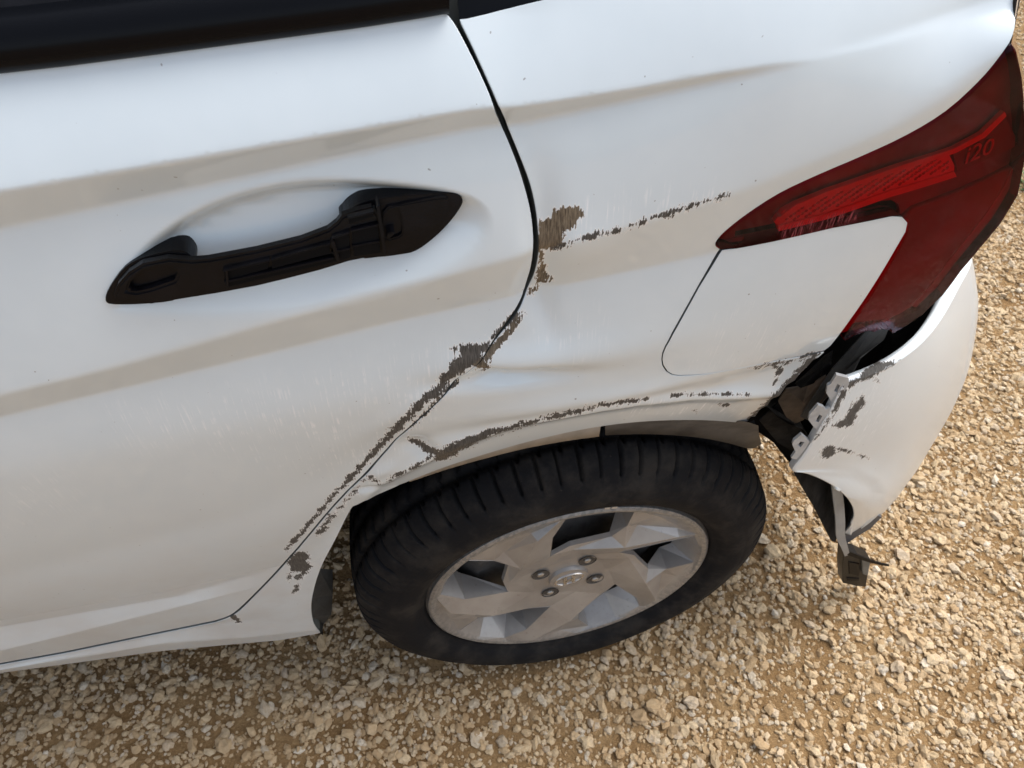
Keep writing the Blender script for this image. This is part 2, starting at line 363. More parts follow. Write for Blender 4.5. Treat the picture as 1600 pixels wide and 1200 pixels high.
# bumper corner
patch([(1355,578),(1366,568),(1372,560),(1378,568),(1392,566),(1405,561),(1396,568),(1380,578),(1362,588),(1345,595),(1330,602),(1322,612),(1318,602),(1338,592)], 0, .6)
patch([(1348,620),(1351,628),(1340,645),(1332,662),(1322,668),(1302,666),(1318,654),(1330,640),(1338,626)]); streak([(1318,610),(1310,630),(1300,650),(1285,672),(1270,690)], [4,4,2.5,2,1.2])
patch([(1284,704),(1298,697),(1305,699),(1304,708),(1292,716),(1283,715)]); streak([(1310,702),(1325,705),(1338,709)], [2.2,1.8,.6]); streak([(1343,712),(1352,714),(1357,716)], [1.8,1.6,.8]); streak([(1365,588),(1370,596)], [2,1.5])
SCUFF = [(np.array([(180,640),(300,620),(440,600),(600,560),(700,545),(735,575),(560,740),(440,720),(300,690),(200,700)], float), 40, .8),
         (np.array([(900,310),(1000,290),(1130,285),(1140,305),(1000,345),(890,372)], float), 14, .8),
         (np.array([(840,490),(940,480),(960,540),(900,565),(850,560),(830,520)], float), 20, .6),
         (np.array([(1130,480),(1220,470),(1240,550),(1120,575),(1080,570)], float), 25, .55),
         (np.array([(940,625),(1170,618),(1160,650),(1060,648),(960,650)], float), 6, .9),
         (np.array([(500,800),(740,575),(745,585),(500,840)], float), 6, .8),
         (np.array([(1250,720),(1330,600),(1400,590),(1400,660),(1330,700),(1290,730)], float), 20, .7),
         (np.array([(0,740),(120,730),(130,800),(0,820)], float), 30, .4)]
def damage(X):
    """per-vertex attributes for a set of points on the car"""
    P, z = project(X); n = len(P); sd = np.full(n, .03); rust = np.zeros(n); scf = np.zeros(n); sc = z/FOC
    for closed, pts, hw, ru in SC:
        lo, hi = pts.min(0)-45, pts.max(0)+45; m = np.where(((P > lo) & (P < hi)).all(1))[0]
        if not len(m): continue
        d, tt = seg_dist(P[m], pts, closed)
        if closed: d = np.where(inside(P[m], pts), -d, d)-hw-1.0
        else: d = d-np.interp(tt, np.arange(len(pts)), hw)
        d = d*sc[m]; better = d < sd[m]; rust[m[better]] = ru; sd[m] = np.minimum(sd[m], d)
    for poly, soft, amt in SCUFF:
        lo, hi = poly.min(0)-soft, poly.max(0)+soft; m = np.where(((P > lo) & (P < hi)).all(1))[0]
        if not len(m): continue
        d, _ = seg_dist(P[m], poly, True); d = np.where(inside(P[m], poly), d, -d)
        scf[m] = np.maximum(scf[m], amt*smooth01(-soft, soft, d))
    dust = .62*smooth01(.86, .26, X[:, 2])+.02
    return dict(scrape=sd, rust=rust, scuff=scf, dust=dust)

# ------------------------------------------------------------------ panel builder
def panel(name, outline, parent, mat=None, h=.006, holes=(), flange=.016, off=0.0, fine=True, edge=.004, extra=None, cols=True, roll=.0010, flange_mat=None, round_seed=None):
    B = resample(outline, edge); loops = [B]+[resample(q, edge) for q in holes]
    allb = np.vstack(loops); lo, hi = B.min(0), B.max(0)
    gs = np.arange(math.floor(lo[0]/h)*h, hi[0], h); gz = np.arange(math.floor(lo[1]/h)*h, hi[1], h)
    G = np.stack(np.meshgrid(gs, gz), -1).reshape(-1, 2)
    if fine:
        f = h/3; gs = np.arange(math.floor(lo[0]/h)*h, hi[0], f); gz = np.arange(math.floor(lo[1]/h)*h, hi[1], f)
        H = np.stack(np.meshgrid(gs, gz), -1).reshape(-1, 2); H = H[(H[:, 0] > -.62)]
        XH = F(H[:, 0], H[:, 1]); sd = damage(XH)['scrape']; ma = np.abs(sd) < .009
        if name in ('rear_door', 'quarter_panel', 'fuel_door'):
            d0, _ = seg_dist(H, BOWL, True); ma |= (d0 < .012) & (name == 'rear_door')
        G = np.unique(np.round(np.vstack([G, H[ma]])/f).astype(int), axis=0)*f
    if fine or name == 'tail_light':
        for ci in (1, 2, 3, 4, 8):
            ss = np.arange(max(lo[0], -1.0), hi[0], .005); cz, _w = ext(K[ci], ss, ci > 6)
            for dz in (-.004, -.0017, -.0006, .0006, .0017, .004): G = np.vstack([G, np.stack([ss, cz+dz], 1)])
    G = G[inside(G, B)]
    for q in loops[1:]: G = G[~inside(G, q)]
    mind = np.full(len(G), 1e9)
    for k in range(0, len(allb), 64):
        mind = np.minimum(mind, np.linalg.norm(G[:, None]-allb[None, k:k+64], axis=2).min(1))
    G = G[mind > .0012]
    V = np.vstack([allb, G]); E = []; o = 0
    for L in loops:
        n = len(L); E += [(o+i, o+(i+1) % n) for i in range(n)]; o += n
    v2, _, f2, *_r = delaunay_2d_cdt([Vector(p) for p in V], E, [], 0, 1e-7, False)
    V = np.array([tuple(v) for v in v2]); T = np.array([f for f in f2 if len(f) == 3])
    cen = V[T].mean(1); keep = inside(cen, B)
    for q in loops[1:]: keep &= ~inside(cen, q)
    T = T[keep]
    a = V[T[:, 1]]-V[T[:, 0]]; b = V[T[:, 2]]-V[T[:, 0]]; flip = (a[:, 0]*b[:, 1]-a[:, 1]*b[:, 0]) < 0; T[flip] = T[flip][:, ::-1]
    s, z = V[:, 0], V[:, 1]; X = F(s, z, off); N = F_normal(s, z)
    if extra is not None: X = extra(V, X, N)
    # turned-in edge
    nv = len(X); VX = [X]; VN = [N]; FF = T.tolist(); SU = [V]
    for li, L in enumerate(loops):
        n = len(L); area = .5*np.sum(L[:, 0]*np.roll(L[:, 1], -1)-np.roll(L[:, 0], -1)*L[:, 1]); sg = 1 if area > 0 else -1
        if li > 0: sg = -sg
        tang = np.roll(L, -1, 0)-np.roll(L, 1, 0); nrm = np.stack([tang[:, 1], -tang[:, 0]], 1)*sg; nrm /= np.linalg.norm(nrm, axis=1, keepdims=True)+1e-9
        P0 = F(L[:, 0], L[:, 1], off); NN = F_normal(L[:, 0], L[:, 1])
        if extra is not None: P0 = extra(L, P0, NN)
        P1 = F(L[:, 0]+nrm[:, 0]*.001, L[:, 1]+nrm[:, 1]*.001, off); D = P1-F(L[:, 0], L[:, 1], off); D /= np.linalg.norm(D, axis=1, keepdims=True)
        r = roll; rings = [(P0, .96*NN+.28*D), (P0+D*r*.35-NN*r*.3, .7*NN+.7*D), (P0+D*r*.5-NN*r, D), (P0+D*r*.5-NN*flange, D)]
        b0 = nv
        for (p, q) in rings:
            VX.append(p); VN.append(q/np.linalg.norm(q, axis=1, keepdims=True)); SU.append(L); nv += n
        for k in range(3):
            for i in range(n):
                j = (i+1) % n; q = (b0+k*n+i, b0+(k+1)*n+i, b0+(k+1)*n+j, b0+k*n+j)
                FF.append(q if (sg > 0) == (li == 0) else q[::-1])
    X = np.vstack(VX); N = np.vstack(VN); SUV = np.vstack(SU)
    at = damage(X) if cols else {}
    at['suv'] = np.column_stack([SUV, np.zeros(len(SUV))])
    o = mesh_obj(name, X, FF, mat or PAINT, parent, normals=N, attrs=at)
    if cols:      # turned-in edges coloured dark grey to stand for shade inside the panel gaps
        o.data.materials.append(GAP_SHADE); nf = len(T); k = nf
        mi = np.zeros(len(FF), np.int32)
        for L in loops:
            n = len(L); mi[k+2*n:k+3*n] = 1; k += 3*n
        o.data.polygons.foreach_set('material_index', mi)
    return o

# ================================================================== the car
car = link(bpy.data.objects.new('car', None), None, label='white hatchback car with scraped rear door, torn bumper corner and stripped door handle', category='car')

S_MIN = -2.25
# belt line, shut lines
belt_door = trace([(0,113),(100,102),(240,84),(400,63),(560,42),(650,28),(692,20.5)])
shut_door = trace(catmull([(698,23),(712,42),(740,96),(765,151),(774,180),(790,214),(810,265),(825,315),(832,350),(834.5,385),(831,420),(821,455),(808,478),(788,507),(768,533),(748,560),(735,574),(700,609),(660,649),(620,686),(575,734),(522,788),(470,849),(430,894),(400,925),(372,952),(355,963),(335,969.5)], 3))
shut_body = trace(catmull([(719,31),(741,76),(766,131),(781,166),(796,201),(816,250),(831,291),(840,330),(844,360),(846,388),(844,412),(837,440),(826,462),(812,486),(790,514),(769,538),(750,562),(738,575.5),(703,611.5),(663,651.5),(623,688.5),(578,736.5),(525,790.5),(473,851.5),(433,896.5),(403,927.5),(375,955),(357,966),(336,973.5)], 3))
bot_door = trace([(250,987),(100,1018),(0,1036)]); bot_body = trace([(250,991),(100,1022),(0,1040)])
def left_of(P, s):   # carry a line on to the front along its own character line
    i = {'belt': 0, 'doorbot': 9, 'silltop': 10, 'sillbot': 12}[P]; z, _ = ext(K[i], np.array([float(s)])); return np.array([s, z[0]])
DOOR_F = -1.16
door_out = np.vstack([shut_door, bot_door, [left_of('doorbot', -.85), left_of('doorbot', DOOR_F)], [left_of('belt', DOOR_F), left_of('belt', -.85)], belt_door])
rear_door = panel('rear_door', door_out, car)
rear_door['label'] = 'white rear door with a diagonal scrape along its rear edge'
fd = np.array([left_of('belt', DOOR_F-.006), left_of('doorbot', DOOR_F-.006), left_of('doorbot', S_MIN), left_of('belt', S_MIN)])
panel('front_door', fd, car, h=.02, fine=False)

arch = trace_all(catmull([(500,989),(490,975),(486,955),(488,930),(500,889),(524,842),(547,797),(558,788.5),(600,768.5),(650,747),(700,728),(750,712),(800,697),(850,684),(900,673),(950,664.5),(1000,659),(1050,656.5),(1100,656.5),(1140,659),(1165,662)], 3))
FUEL = [(1128.5,391),(1092.5,449),(1051.5,520),(1040,540),(1036,551),(1035,561),(1037,570),(1043,579),(1050,583),(1060,584.5),(1100,582.5),(1200,566.5),(1288,547),(1297,540),(1330,496),(1362,449),(1400,386),(1414,362),(1417,348),(1409,339),(1392,338),(1300,356),(1200,378.5),(1150,388)]
torn = trace_all([(1165,662),(1172,652),(1180,650),(1187,640),(1199,633),(1208,622),(1222,612),(1229,602),(1242,594),(1250,583),(1262,572),(1270,563),(1279,558),(1287,551)])
fuel_edge = trace([(1287,551),(1200,568.5),(1100,584.5),(1060,586.8),(1049,585.5),(1040.5,581),(1034.5,572),(1032.5,561),(1033.5,550),(1037.5,539),(1049,518),(1089.5,448),(1124.5,389)])
lamp_top = trace(catmull([(1117.5,384),(1119,377),(1133,361),(1168,333.5),(1218,301.5),(1278,273),(1348,243),(1418,210),(1478,173),(1528,128),(1558,93),(1577,66)], 3))
top_q = trace([(850,1),(800,13),(760,23),(730,30)])
s_r = lamp_top[-1]
q_rear = np.array([s_r+(.006,.010), s_r+(.010,.03), s_r+(.004,.07), s_r+(-.03,.14), s_r+(-.06,.22)])
q_up = np.array([(-.02, 1.33), (-.05, 1.25), (-.035, 1.18)])
k0z, _ = ext(K[0], np.array([-.03]))
quarter_out = np.vstack([shut_body, bot_body, [left_of('silltop', -.85), left_of('silltop', S_MIN), left_of('sillbot', S_MIN), left_of('sillbot', -.85)],
    np.array([left_of('sillbot', q)+(0, .004) for q in (-.75, -.66, -.57, -.47, -.42)]), arch, torn[1:], fuel_edge[1:], lamp_top, q_rear, [(-.0+s_r[0]-.12, 1.36)], [(-.02, 1.30)], trace([(1000,-60),(900,-14)]), top_q])
quarter = panel('quarter_panel', quarter_out, car)
quarter['label'] = 'dented white rear quarter panel with bare primer scrapes'
fuel = panel('fuel_door', trace(FUEL), car, h=.005, off=.0004, roll=.0004, flange=.016)

# dark backing behind the shut gaps: the body jamb
jam = np.vstack([open_resample(shut_door, .02)])
V = []; Fc = []
for (s, z) in jam:
    for ds, dep in ((-.05, .022), (-.004, .022), (.03, .024), (.03, .040)): V.append(F(np.array([s+ds]), np.array([z]), -dep)[0])
for i in range(len(jam)-1):
    for k in range(3): a = i*4+k; Fc.append((a, a+1, a+5, a+4))
mesh_obj('door_jamb', V, Fc, RUBBERSEAL, car, smooth=False)

# ------------------------------------------------------------------ window: moulding, seal, glass, pillars
def sweep(name, path_s, zfun, prof, mat, parent, cap=True):
    V = []; Fc = []; n = len(prof)
    for s in path_s:
        z0 = zfun(s); c = F(np.array([s]), np.array([z0]))[0]; _, _, th = plan(np.array([s])); nx, ny = math.sin(th[0]), -math.cos(th[0])
        for (dw, dz) in prof: V.append((c[0]+nx*dw, c[1]+ny*dw, z0+dz))
    for i in range(len(path_s)-1):
        for k in range(n-1): a = i*n+k; Fc.append((a, a+n, a+n+1, a+1))
    return mesh_obj(name, V, Fc, mat, parent, smooth=True)
beltz = lambda s: float(np.interp(s, *np.array(sorted(map(tuple, np.vstack([[left_of('belt', S_MIN), left_of('belt', -.85)], belt_door])))).T))
smax = belt_door[-1, 0]
prof = [(-.012, -.003), (-.001, -.0015), (.003, .001), (.0055, .005), (.006, .010), (.0045, .016), (.001, .0215), (-.006, .025), (-.014, .026)]
sweep('window_moulding', np.arange(S_MIN, smax+.0005, .01).tolist()+[smax+.003], beltz, prof, BLACK_GLOSS, car)
sweep('window_seal', np.arange(S_MIN, smax+.05, .02), lambda s: beltz(min(s, smax)), [(-.012, .0245), (-.016, .0275), (-.022, .031), (-.026, .031), (-.03, .026)], BLACK, car)
GLASS, tg, bg_ = new_mat('tinted_glass'); bg_.inputs['Base Color'].default_value = (.004, .005, .006, 1); bg_.inputs['Roughness'].default_value = .03; bg_.inputs['Coat Weight'].default_value = .5
sweep('window_glass', np.arange(S_MIN, smax+.02, .05), lambda s: beltz(min(s, smax)), [(-.030, .02), (-.075, .15), (-.15, .33), (-.19, .40)], GLASS, car)
# the fixed quarter pane, black, past the shut line
qz = np.array(sorted(map(tuple, np.vstack([top_q, trace([(719, 30)]), trace([(900,-14),(1000,-60)]), [(-.02, 1.30)]]))))
Vq = []; Fq = []
for i, (s, z) in enumerate(qz):
    for dep, zz in ((.006, z-.004), (.0045, z+.004), (.004, z+.03), (.006, max(z+.05, 1.24)), (.012, 1.40)):
        Vq.append(F(np.array([s]), np.array([zz]), -dep)[0])
for i in range(len(qz)-1):
    for k in range(4): a = i*5+k; Fq.append((a, a+5, a+6, a+1))
mesh_obj('quarter_glass', Vq, Fq, BLACK_GLOSS, car, smooth=True)

# ------------------------------------------------------------------ roof, tailgate and far side close the shell
WHITE = plain('white_paint_plain', (.76, .76, .75), .35, coat=1.0, var=.02)
Wd = 1.70   # far side
def strip(name, rows, mat, parent, smooth=True):
    n = len(rows[0]); V = [p for r in rows for p in r]; Fc = [(i*n+k, i*n+k+1, (i+1)*n+k+1, (i+1)*n+k) for i in range(len(rows)-1) for k in range(n-1)]
    return mesh_obj(name, V, Fc, mat, parent, smooth=smooth)
roof_rows = []
for y, z in ((.17, 1.37), (.24, 1.41), (.45, 1.445), (.85, 1.46), (1.25, 1.445), (1.46, 1.41), (1.53, 1.37)):
    roof_rows.append([(x, y, z-dz) for x, dz in ((S_MIN, .06), (-1.6, .0), (-.9, .0), (-.3, .02), (.10, .06), (.16, .075))])
strip('roof', roof_rows, WHITE, car)
qe = F(q_rear[:, 0], q_rear[:, 1], -.0005)
strip('rear_return', [[e, e+np.array([.004, .004, 0]), e+np.array([.012, .03, 0]), e+np.array([.03, .14, -.01])] for e in qe], WHITE, car)
tg_rows = []
xs_edge = F(np.array([s_r[0]+.006]), np.array([1.05]))[0]
for z, x in ((1.33, .17), (1.18, .27), (1.05, .36), (.95, .40), (.85, .42), (.60, .43)):
    tg_rows.append([(x-.03, .11, z), (x+.01, .16, z), (x+.05, .35, z), (x+.06, .85, z), (x+.05, 1.35, z), (x-.03, 1.60, z)])
strip('tailgate', tg_rows, WHITE, car)
def box(name, x0, x1, y0, y1, z0, z1, mat, parent):
    V = [(x, y, z) for x in (x0, x1) for y in (y0, y1) for z in (z0, z1)]
    Fc = [(0,1,3,2),(4,6,7,5),(0,4,5,1),(2,3,7,6),(0,2,6,4),(1,5,7,3)]
    return mesh_obj(name, V, Fc, mat, parent)
box('underbody', -3.2, .36, .50, 1.30, .24, .42, DARK, car)
box('floor_pan', -3.2, -.44, .075, 1.65, .27, .40, DARK, car)
box('far_side', -3.2, .30, 1.62, 1.70, .24, 1.0, WHITE, car)
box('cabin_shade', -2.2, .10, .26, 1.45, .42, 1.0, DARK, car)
box('boot_shell', .05, .33, .20, 1.5, .45, .95, DARK, car)

# ------------------------------------------------------------------ door handle (outer cover gone, ribbed carrier left)
def slab(name, pts, off, depth, mat, parent, hole=None, bev=.0015, smooth_n=0, basew=None):
    """plate following the door surface (without the bowl): outline traced, front at offset off, thickness depth"""
    if smooth_n: pts = catmull(pts, smooth_n, True)
    def at(p, o):
        s, z = hit(p[0], p[1], lambda s, z: w_grid(s, z)+o); cx, cy, th = plan(np.array([s])); w_ = w_grid(np.array([s]), np.array([z]))[0]+o
        return np.array([cx[0]+w_*math.sin(th[0]), cy[0]-w_*math.cos(th[0]), z])
    L = np.array([at(p, off) for p in pts]); loops = [L]
    if hole is not None: loops.append(np.array([at(p, off) for p in (catmull(hole, smooth_n, True) if smooth_n else hole)]))
    allp = np.vstack(loops); E = []; o = 0
    for q in loops:
        n = len(q); E += [(o+i, o+(i+1) % n) for i in range(n)]; o += n
    v2, _, f2, *_r = delaunay_2d_cdt([Vector((p[0], p[2])) for p in allp], E, [], 0, 1e-7, False)
    P2 = np.array([tuple(v) for v in v2]); T = [f for f in f2 if inside(P2[list(f)].mean(0)[None], loops[0][:, [0, 2]])[0] and not (hole is not None and inside(P2[list(f)].mean(0)[None], loops[1][:, [0, 2]])[0])]
    bm = bmesh.new(); top = [bm.verts.new(p) for p in allp]; T = [f for f in T if max(f) < len(top)]
    for f in T:
        a, b, c = [P2[i] for i in f]
        if (b[0]-a[0])*(c[1]-a[1])-(b[1]-a[1])*(c[0]-a[0]) < 0: f = f[::-1]
        try: bm.faces.new([top[i] for i in f])
        except ValueError: pass
    low = [bm.verts.new((p[0], p[1]+depth, p[2])) for p in allp]
    for a, b in E:
        try: bm.faces.new((top[a], low[a], low[b], top[b]))
        except ValueError: pass
    bmesh.ops.recalc_face_normals(bm, faces=bm.faces[:])
    if bev:
        es = [e for e in bm.edges if len(e.link_faces) == 2 and e.calc_face_angle(0) > .8 and e.verts[0] in top and e.verts[1] in top]
        es = [e for e in bm.edges if len(e.link_faces) == 2 and e.calc_face_angle(0) > .8 and e.verts[0].index < 0 or (len(e.link_faces) == 2 and e.calc_face_angle(0) > .8)]
        bmesh.ops.bevel(bm, geom=es, offset=bev, segments=2, affect='EDGES', clamp_overlap=True)
    me = bpy.data.meshes.new(name); bm.to_mesh(me); bm.free(); me.materials.append(mat)
    return link(bpy.data.objects.new(name, me), parent)
hb = slab('door_handle', [(165,470),(171,450),(195,418),(225,402),(268,392),(288,393),(300,402),(306,416),(300,440),(280,466),(240,474),(180,476)], .0022, .03, BLACK, car, smooth_n=3)
hb['label'] = 'black door handle carrier with its outer cover broken off'
slab('lock_base', [(532,352),(537,338),(552,324),(580,313),(640,305),(698,302),(715,304),(723,313),(719,325),(703,347),(678,372),(650,392),(625,398),(590,402),(560,400)], -.0005, .03, BLACK, hb, smooth_n=3)
slab('grip', [(176,467),(184,446),(200,428),(222,414),(262,406),(300,409),(325,407),(400,393),(470,376),(512,360),(526,349),(534,339),(560,330),(585,325),(592,340),(598,370),(601,398),(585,402),(545,410),(500,424),(450,437),(400,449),(340,460),(290,468),(235,477),(226,474),(205,470)], .009, .0055, BLACK, hb,
     hole=[(199,456),(204,442),(222,424),(250,417),(272,419),(277,430),(272,440),(235,453),(212,458)])
slab('lock_cap', [(598,334),(620,322),(660,314),(694,309),(701,314),(701,326),(690,346),(668,370),(645,386),(622,394),(603,398)], .003, .008, BLACK, hb, smooth_n=2,
     hole=[(601,338),(618,325),(624,327),(628,345),(628,366),(616,372),(604,372)])
DARKPL = plain('dark_plastic', (.003, .003, .0035), .5, spec=.1)
for (a, b, c, d) in (((350,425),(420,408),(418,420),(352,438)), ((352,442),(520,404),(520,410),(354,449)), ((425,408),(515,382),(515,396),(425,420)), ((520,374),(545,364),(546,384),(521,392)), ((550,362),(590,352),(592,374),(551,382)), ((520,396),(546,389),(548,402),(521,410)), ((552,386),(592,378),(595,395),(553,400)), ((545,342),(582,332),(584,338),(545,350))):
    q = slab('rib_pocket', [a, b, c, d], .0112, .002, DARKPL, hb, bev=0)
    fr = slab('rib', [(a[0]-2, a[1]-1), (b[0]+2, b[1]-1), (b[0]+2, b[1]+1.5), (a[0]-2, a[1]+1.5)], .0135, .004, BLACK, hb, bev=.0004)
slab('rib', [(588,324),(593,322),(601,372),(604,398),(599,399),(595,372)], .014, .012, BLACK, hb, bev=.0006)
slab('rib', [(516,378),(522,376),(532,408),(526,410)], .0138, .006, BLACK, hb, bev=.0006)
slab('rib', [(352,423),(356,422),(358,450),(354,451)], .0135, .004, BLACK, hb, bev=.0004)
slab('cable_stub', [(604,366),(612,363),(618,365),(613,370),(606,374)], .008, .01, BLACK, hb, bev=.0005)

# ------------------------------------------------------------------ tail light
def lens_material():
    m = bpy.data.materials.new('red_lens'); m.use_nodes = True; t = m.node_tree; t.nodes.clear()
    out = t.nodes.new('ShaderNodeOutputMaterial'); tr = t.nodes.new('ShaderNodeBsdfTransparent'); gl = t.nodes.new('ShaderNodeBsdfGlossy'); df = t.nodes.new('ShaderNodeBsdfDiffuse')
    tr.inputs[0].default_value = (.86, .03, .05, 1); gl.inputs['Roughness'].default_value = .06; gl.inputs[0].default_value = (.30, .28, .35, 1)
    df.inputs[0].default_value = (.40, .09, .10, 1)
    fr = t.nodes.new('ShaderNodeFresnel'); fr.inputs[0].default_value = 1.42
    uv = attr(t, 'suv').outputs['Vector']; sc = attr(t, 'rub').outputs['Fac']
    st = noise(t, uv, 1.0, 3, .7, ((750, 60, 1), (0, 0, math.radians(-14))))
    m1 = t.nodes.new('ShaderNodeMixShader'); m2 = t.nodes.new('ShaderNodeMixShader')
    t.links.new(fr.outputs[0], m1.inputs[0]); t.links.new(tr.outputs[0], m1.inputs[1]); t.links.new(gl.outputs[0], m1.inputs[2])
    t.links.new(math_n(t, 'MULTIPLY', sc, ramp(t, st, .46, .66, 0, .6), clamp=True), m2.inputs[0])
    t.links.new(m1.outputs[0], m2.inputs[1]); t.links.new(df.outputs[0], m2.inputs[2]); t.links.new(m2.outputs[0], out.inputs[0])
    return m
LENS = lens_material()
LAMP = [(1120,384),(1121,378),(1135,362.5),(1170,335.5),(1220,304),(1280,275.5),(1350,245.5),(1420,212.5),(1480,175.5),(1530,131),(1560,96),(1578,68)]
# the outer corner of the lamp, below the frame's right edge
lamp_low = [(1596,262),(1588,303),(1560,349),(1530,385),(1500,421),(1470,461),(1440,490),(1415,507),(1394,519),(1391,512),(1384,514),(1376,512),(1366,517),(1356,515),(1346,518),(1335,522),(1320,531),(1318,528),(1334,501),(1366,452),(1404,389),(1417,364),(1420,350),(1418,341),(1407,334),(1390,336),(1300,354),(1200,376.5),(1150,386),(1126,388)]
lt = trace(catmull(LAMP, 3)); ll = trace(lamp_low)
lamp_side = trace([(1586,88),(1593,120),(1597,160),(1600,200),(1601,235)])
lamp_out = np.vstack([lt, lamp_side, ll])
lens = panel('tail_light', lamp_out, car, mat=LENS, h=.006, fine=False, off=.0015, flange=.014, cols=False, roll=.002)
lens['label'] = 'red boomerang shaped tail light with its lower end cracked off'
Pl, _z = project(np.array([v.co for v in lens.data.vertices]))
rub = np.zeros(len(Pl))
for poly, soft, amt in ((np.array([(1215,355),(1340,325),(1350,345),(1225,378)], float), 5, 1.0), (np.array([(1335,525),(1350,475),(1440,470),(1400,515)], float), 16, .6)):
    d, _ = seg_dist(Pl, poly, True); d = np.where(inside(Pl, poly), d, -d); rub = np.maximum(rub, amt*smooth01(-soft, soft, d))
a_ = lens.data.attributes.new('rub', 'FLOAT', 'POINT'); a_.data.foreach_set('value', rub.astype(np.float32))
IN_DARK = plain('lamp_dark_interior', (.23, .17, .22), .35, var=.3, vscale=12)
IN_BROWN = plain('lamp_lower_interior', (.27, .20, .19), .6, var=.25, vscale=8)
IN_STRIP = plain('lamp_light_strip', (.9, .8, .8), .35, var=.05)
IN_EDGE = plain('lamp_edge', (.42, .3, .3), .4, var=.1)
IN_LETTER = plain('lamp_lettering', (.62, .4, .4), .4)
IN_PANEL = plain('lamp_inner_panel', (.20, .10, .10), .4, var=.1)
def inner(name, poly_px, dep, mat, h=.008, flange=.004, sz=None, rl=.0008):
    return panel(name, trace(poly_px) if sz is None else sz, lens, mat=mat, h=h, fine=False, off=-dep, flange=flange, cols=False, roll=rl)
def inset(L, d):
    L = resample(L, .004); a = .5*np.sum(L[:, 0]*np.roll(L[:, 1], -1)-np.roll(L[:, 0], -1)*L[:, 1]); t = np.roll(L, -2, 0)-np.roll(L, 2, 0)
    n = np.stack([-t[:, 1], t[:, 0]], 1)*(1 if a > 0 else -1); n /= np.linalg.norm(n, axis=1, keepdims=True)+1e-9; q = L+n*d
    dd, _ = seg_dist(q, L, True); return q[(dd > d*.8) & inside(q, L)]
re_ = np.vstack([lt[-1:], lamp_side, ll[:9]]); E0 = F(re_[:, 0], re_[:, 1], .001); rr_ = [[e, e+np.array([.010, .012, 0]), e+np.array([.022, .05, 0]), e+np.array([.03, .16, 0])] for e in E0]
strip('lens_rear', rr_, plain('lens_rear_red', (.10, .012, .014), .12, coat=1.0, var=.2), lens)
inner('lamp_housing', None, .013, IN_DARK, sz=np.vstack([lt+(.0, -.003), lamp_side+(.004, 0), ll[:9]+(.002, .004), ll[9:]+(0, .004)]))
inner('lower_chamber', [(1440,338),(1520,308),(1596,272),(1588,303),(1560,347),(1530,382),(1500,417),(1470,455),(1440,484),(1415,500),(1390,508),(1345,514),(1328,522),(1345,492),(1372,453),(1408,392),(1420,368),(1426,350)], .009, IN_BROWN, rl=.003)
inner('edge_line', [(1598,268),(1589,305),(1561,350),(1531,386),(1501,421),(1471,460),(1441,488),(1434,486),(1463,456),(1493,416),(1524,379),(1553,343),(1580,303)], .008, IN_EDGE, h=.01)
inner('edge_line', [(1322,529),(1337,503),(1368,455),(1407,392),(1419,366),(1422,350),(1430,352),(1428,368),(1416,395),(1378,456),(1348,505),(1332,526)], .008, IN_EDGE, h=.01)
inner('edge_line', [(1124,383),(1126,377),(1140,362),(1174,337),(1190,330),(1172,348),(1158,366),(1156,382),(1140,386)], .009, IN_PANEL, h=.01)
inner('reflector_panel', [(1218,357),(1232,341),(1250,331),(1300,311),(1400,276),(1480,250),(1495,252),(1503,268),(1502,280),(1400,310),(1300,345),(1225,364)], .008, IN_STRIP, h=.006)
inner('light_guide', [(1225,348),(1250,329),(1300,308),(1400,273),(1500,240),(1545,216),(1580,182),(1583,188),(1550,221),(1503,246),(1400,279),(1300,314),(1252,335)], .0062, IN_STRIP, h=.01)
inner('light_guide', [(1222,362),(1300,342),(1400,306),(1500,276),(1504,283),(1400,315),(1300,350),(1224,369)], .0062, IN_STRIP, h=.01)
inner('badge_panel', [(1502,249),(1548,224),(1584,192),(1600,222),(1599,238),(1545,262),(1508,278),(1507,266)], .0085, IN_PANEL, h=.008)
# honeycomb cells on the reflector
Vh = []; Fh = []; rp = np.array([(1232,350),(1300,316),(1400,281),(1480,256),(1492,262),(1496,272),(1400,304),(1300,338),(1235,358)], float)
for i in range(46):
    for j in range(14):
        px = 1225+i*6.2; py = 250+j*8.5+(4.2 if i % 2 else 0)
        if not inside(np.array([[px, py]]), rp)[0]: continue
        s, z = SZ(px, py); c = F(np.array([s]), np.array([z]), -.0082)[0]; n = F_normal(np.array([s]), np.array([z]))[0]
        tx = np.cross([0, 0, 1.], n); tx /= np.linalg.norm(tx); tz = np.cross(n, tx); b0 = len(Vh); R = .0021
        for k in range(6): a = k*math.pi/3; Vh.append(c+R*(math.cos(a)*tx+math.sin(a)*tz))
        Vh.append(c+n*.0013)
        for k in range(6): Fh.append((b0+k, b0+(k+1) % 6, b0+6))
hc = mesh_obj('reflector_cells', Vh, Fh, plain('lamp_reflector_cells', (.50, .38, .38), .25, var=.3, vscale=200), lens)
hc['kind'] = 'stuff'
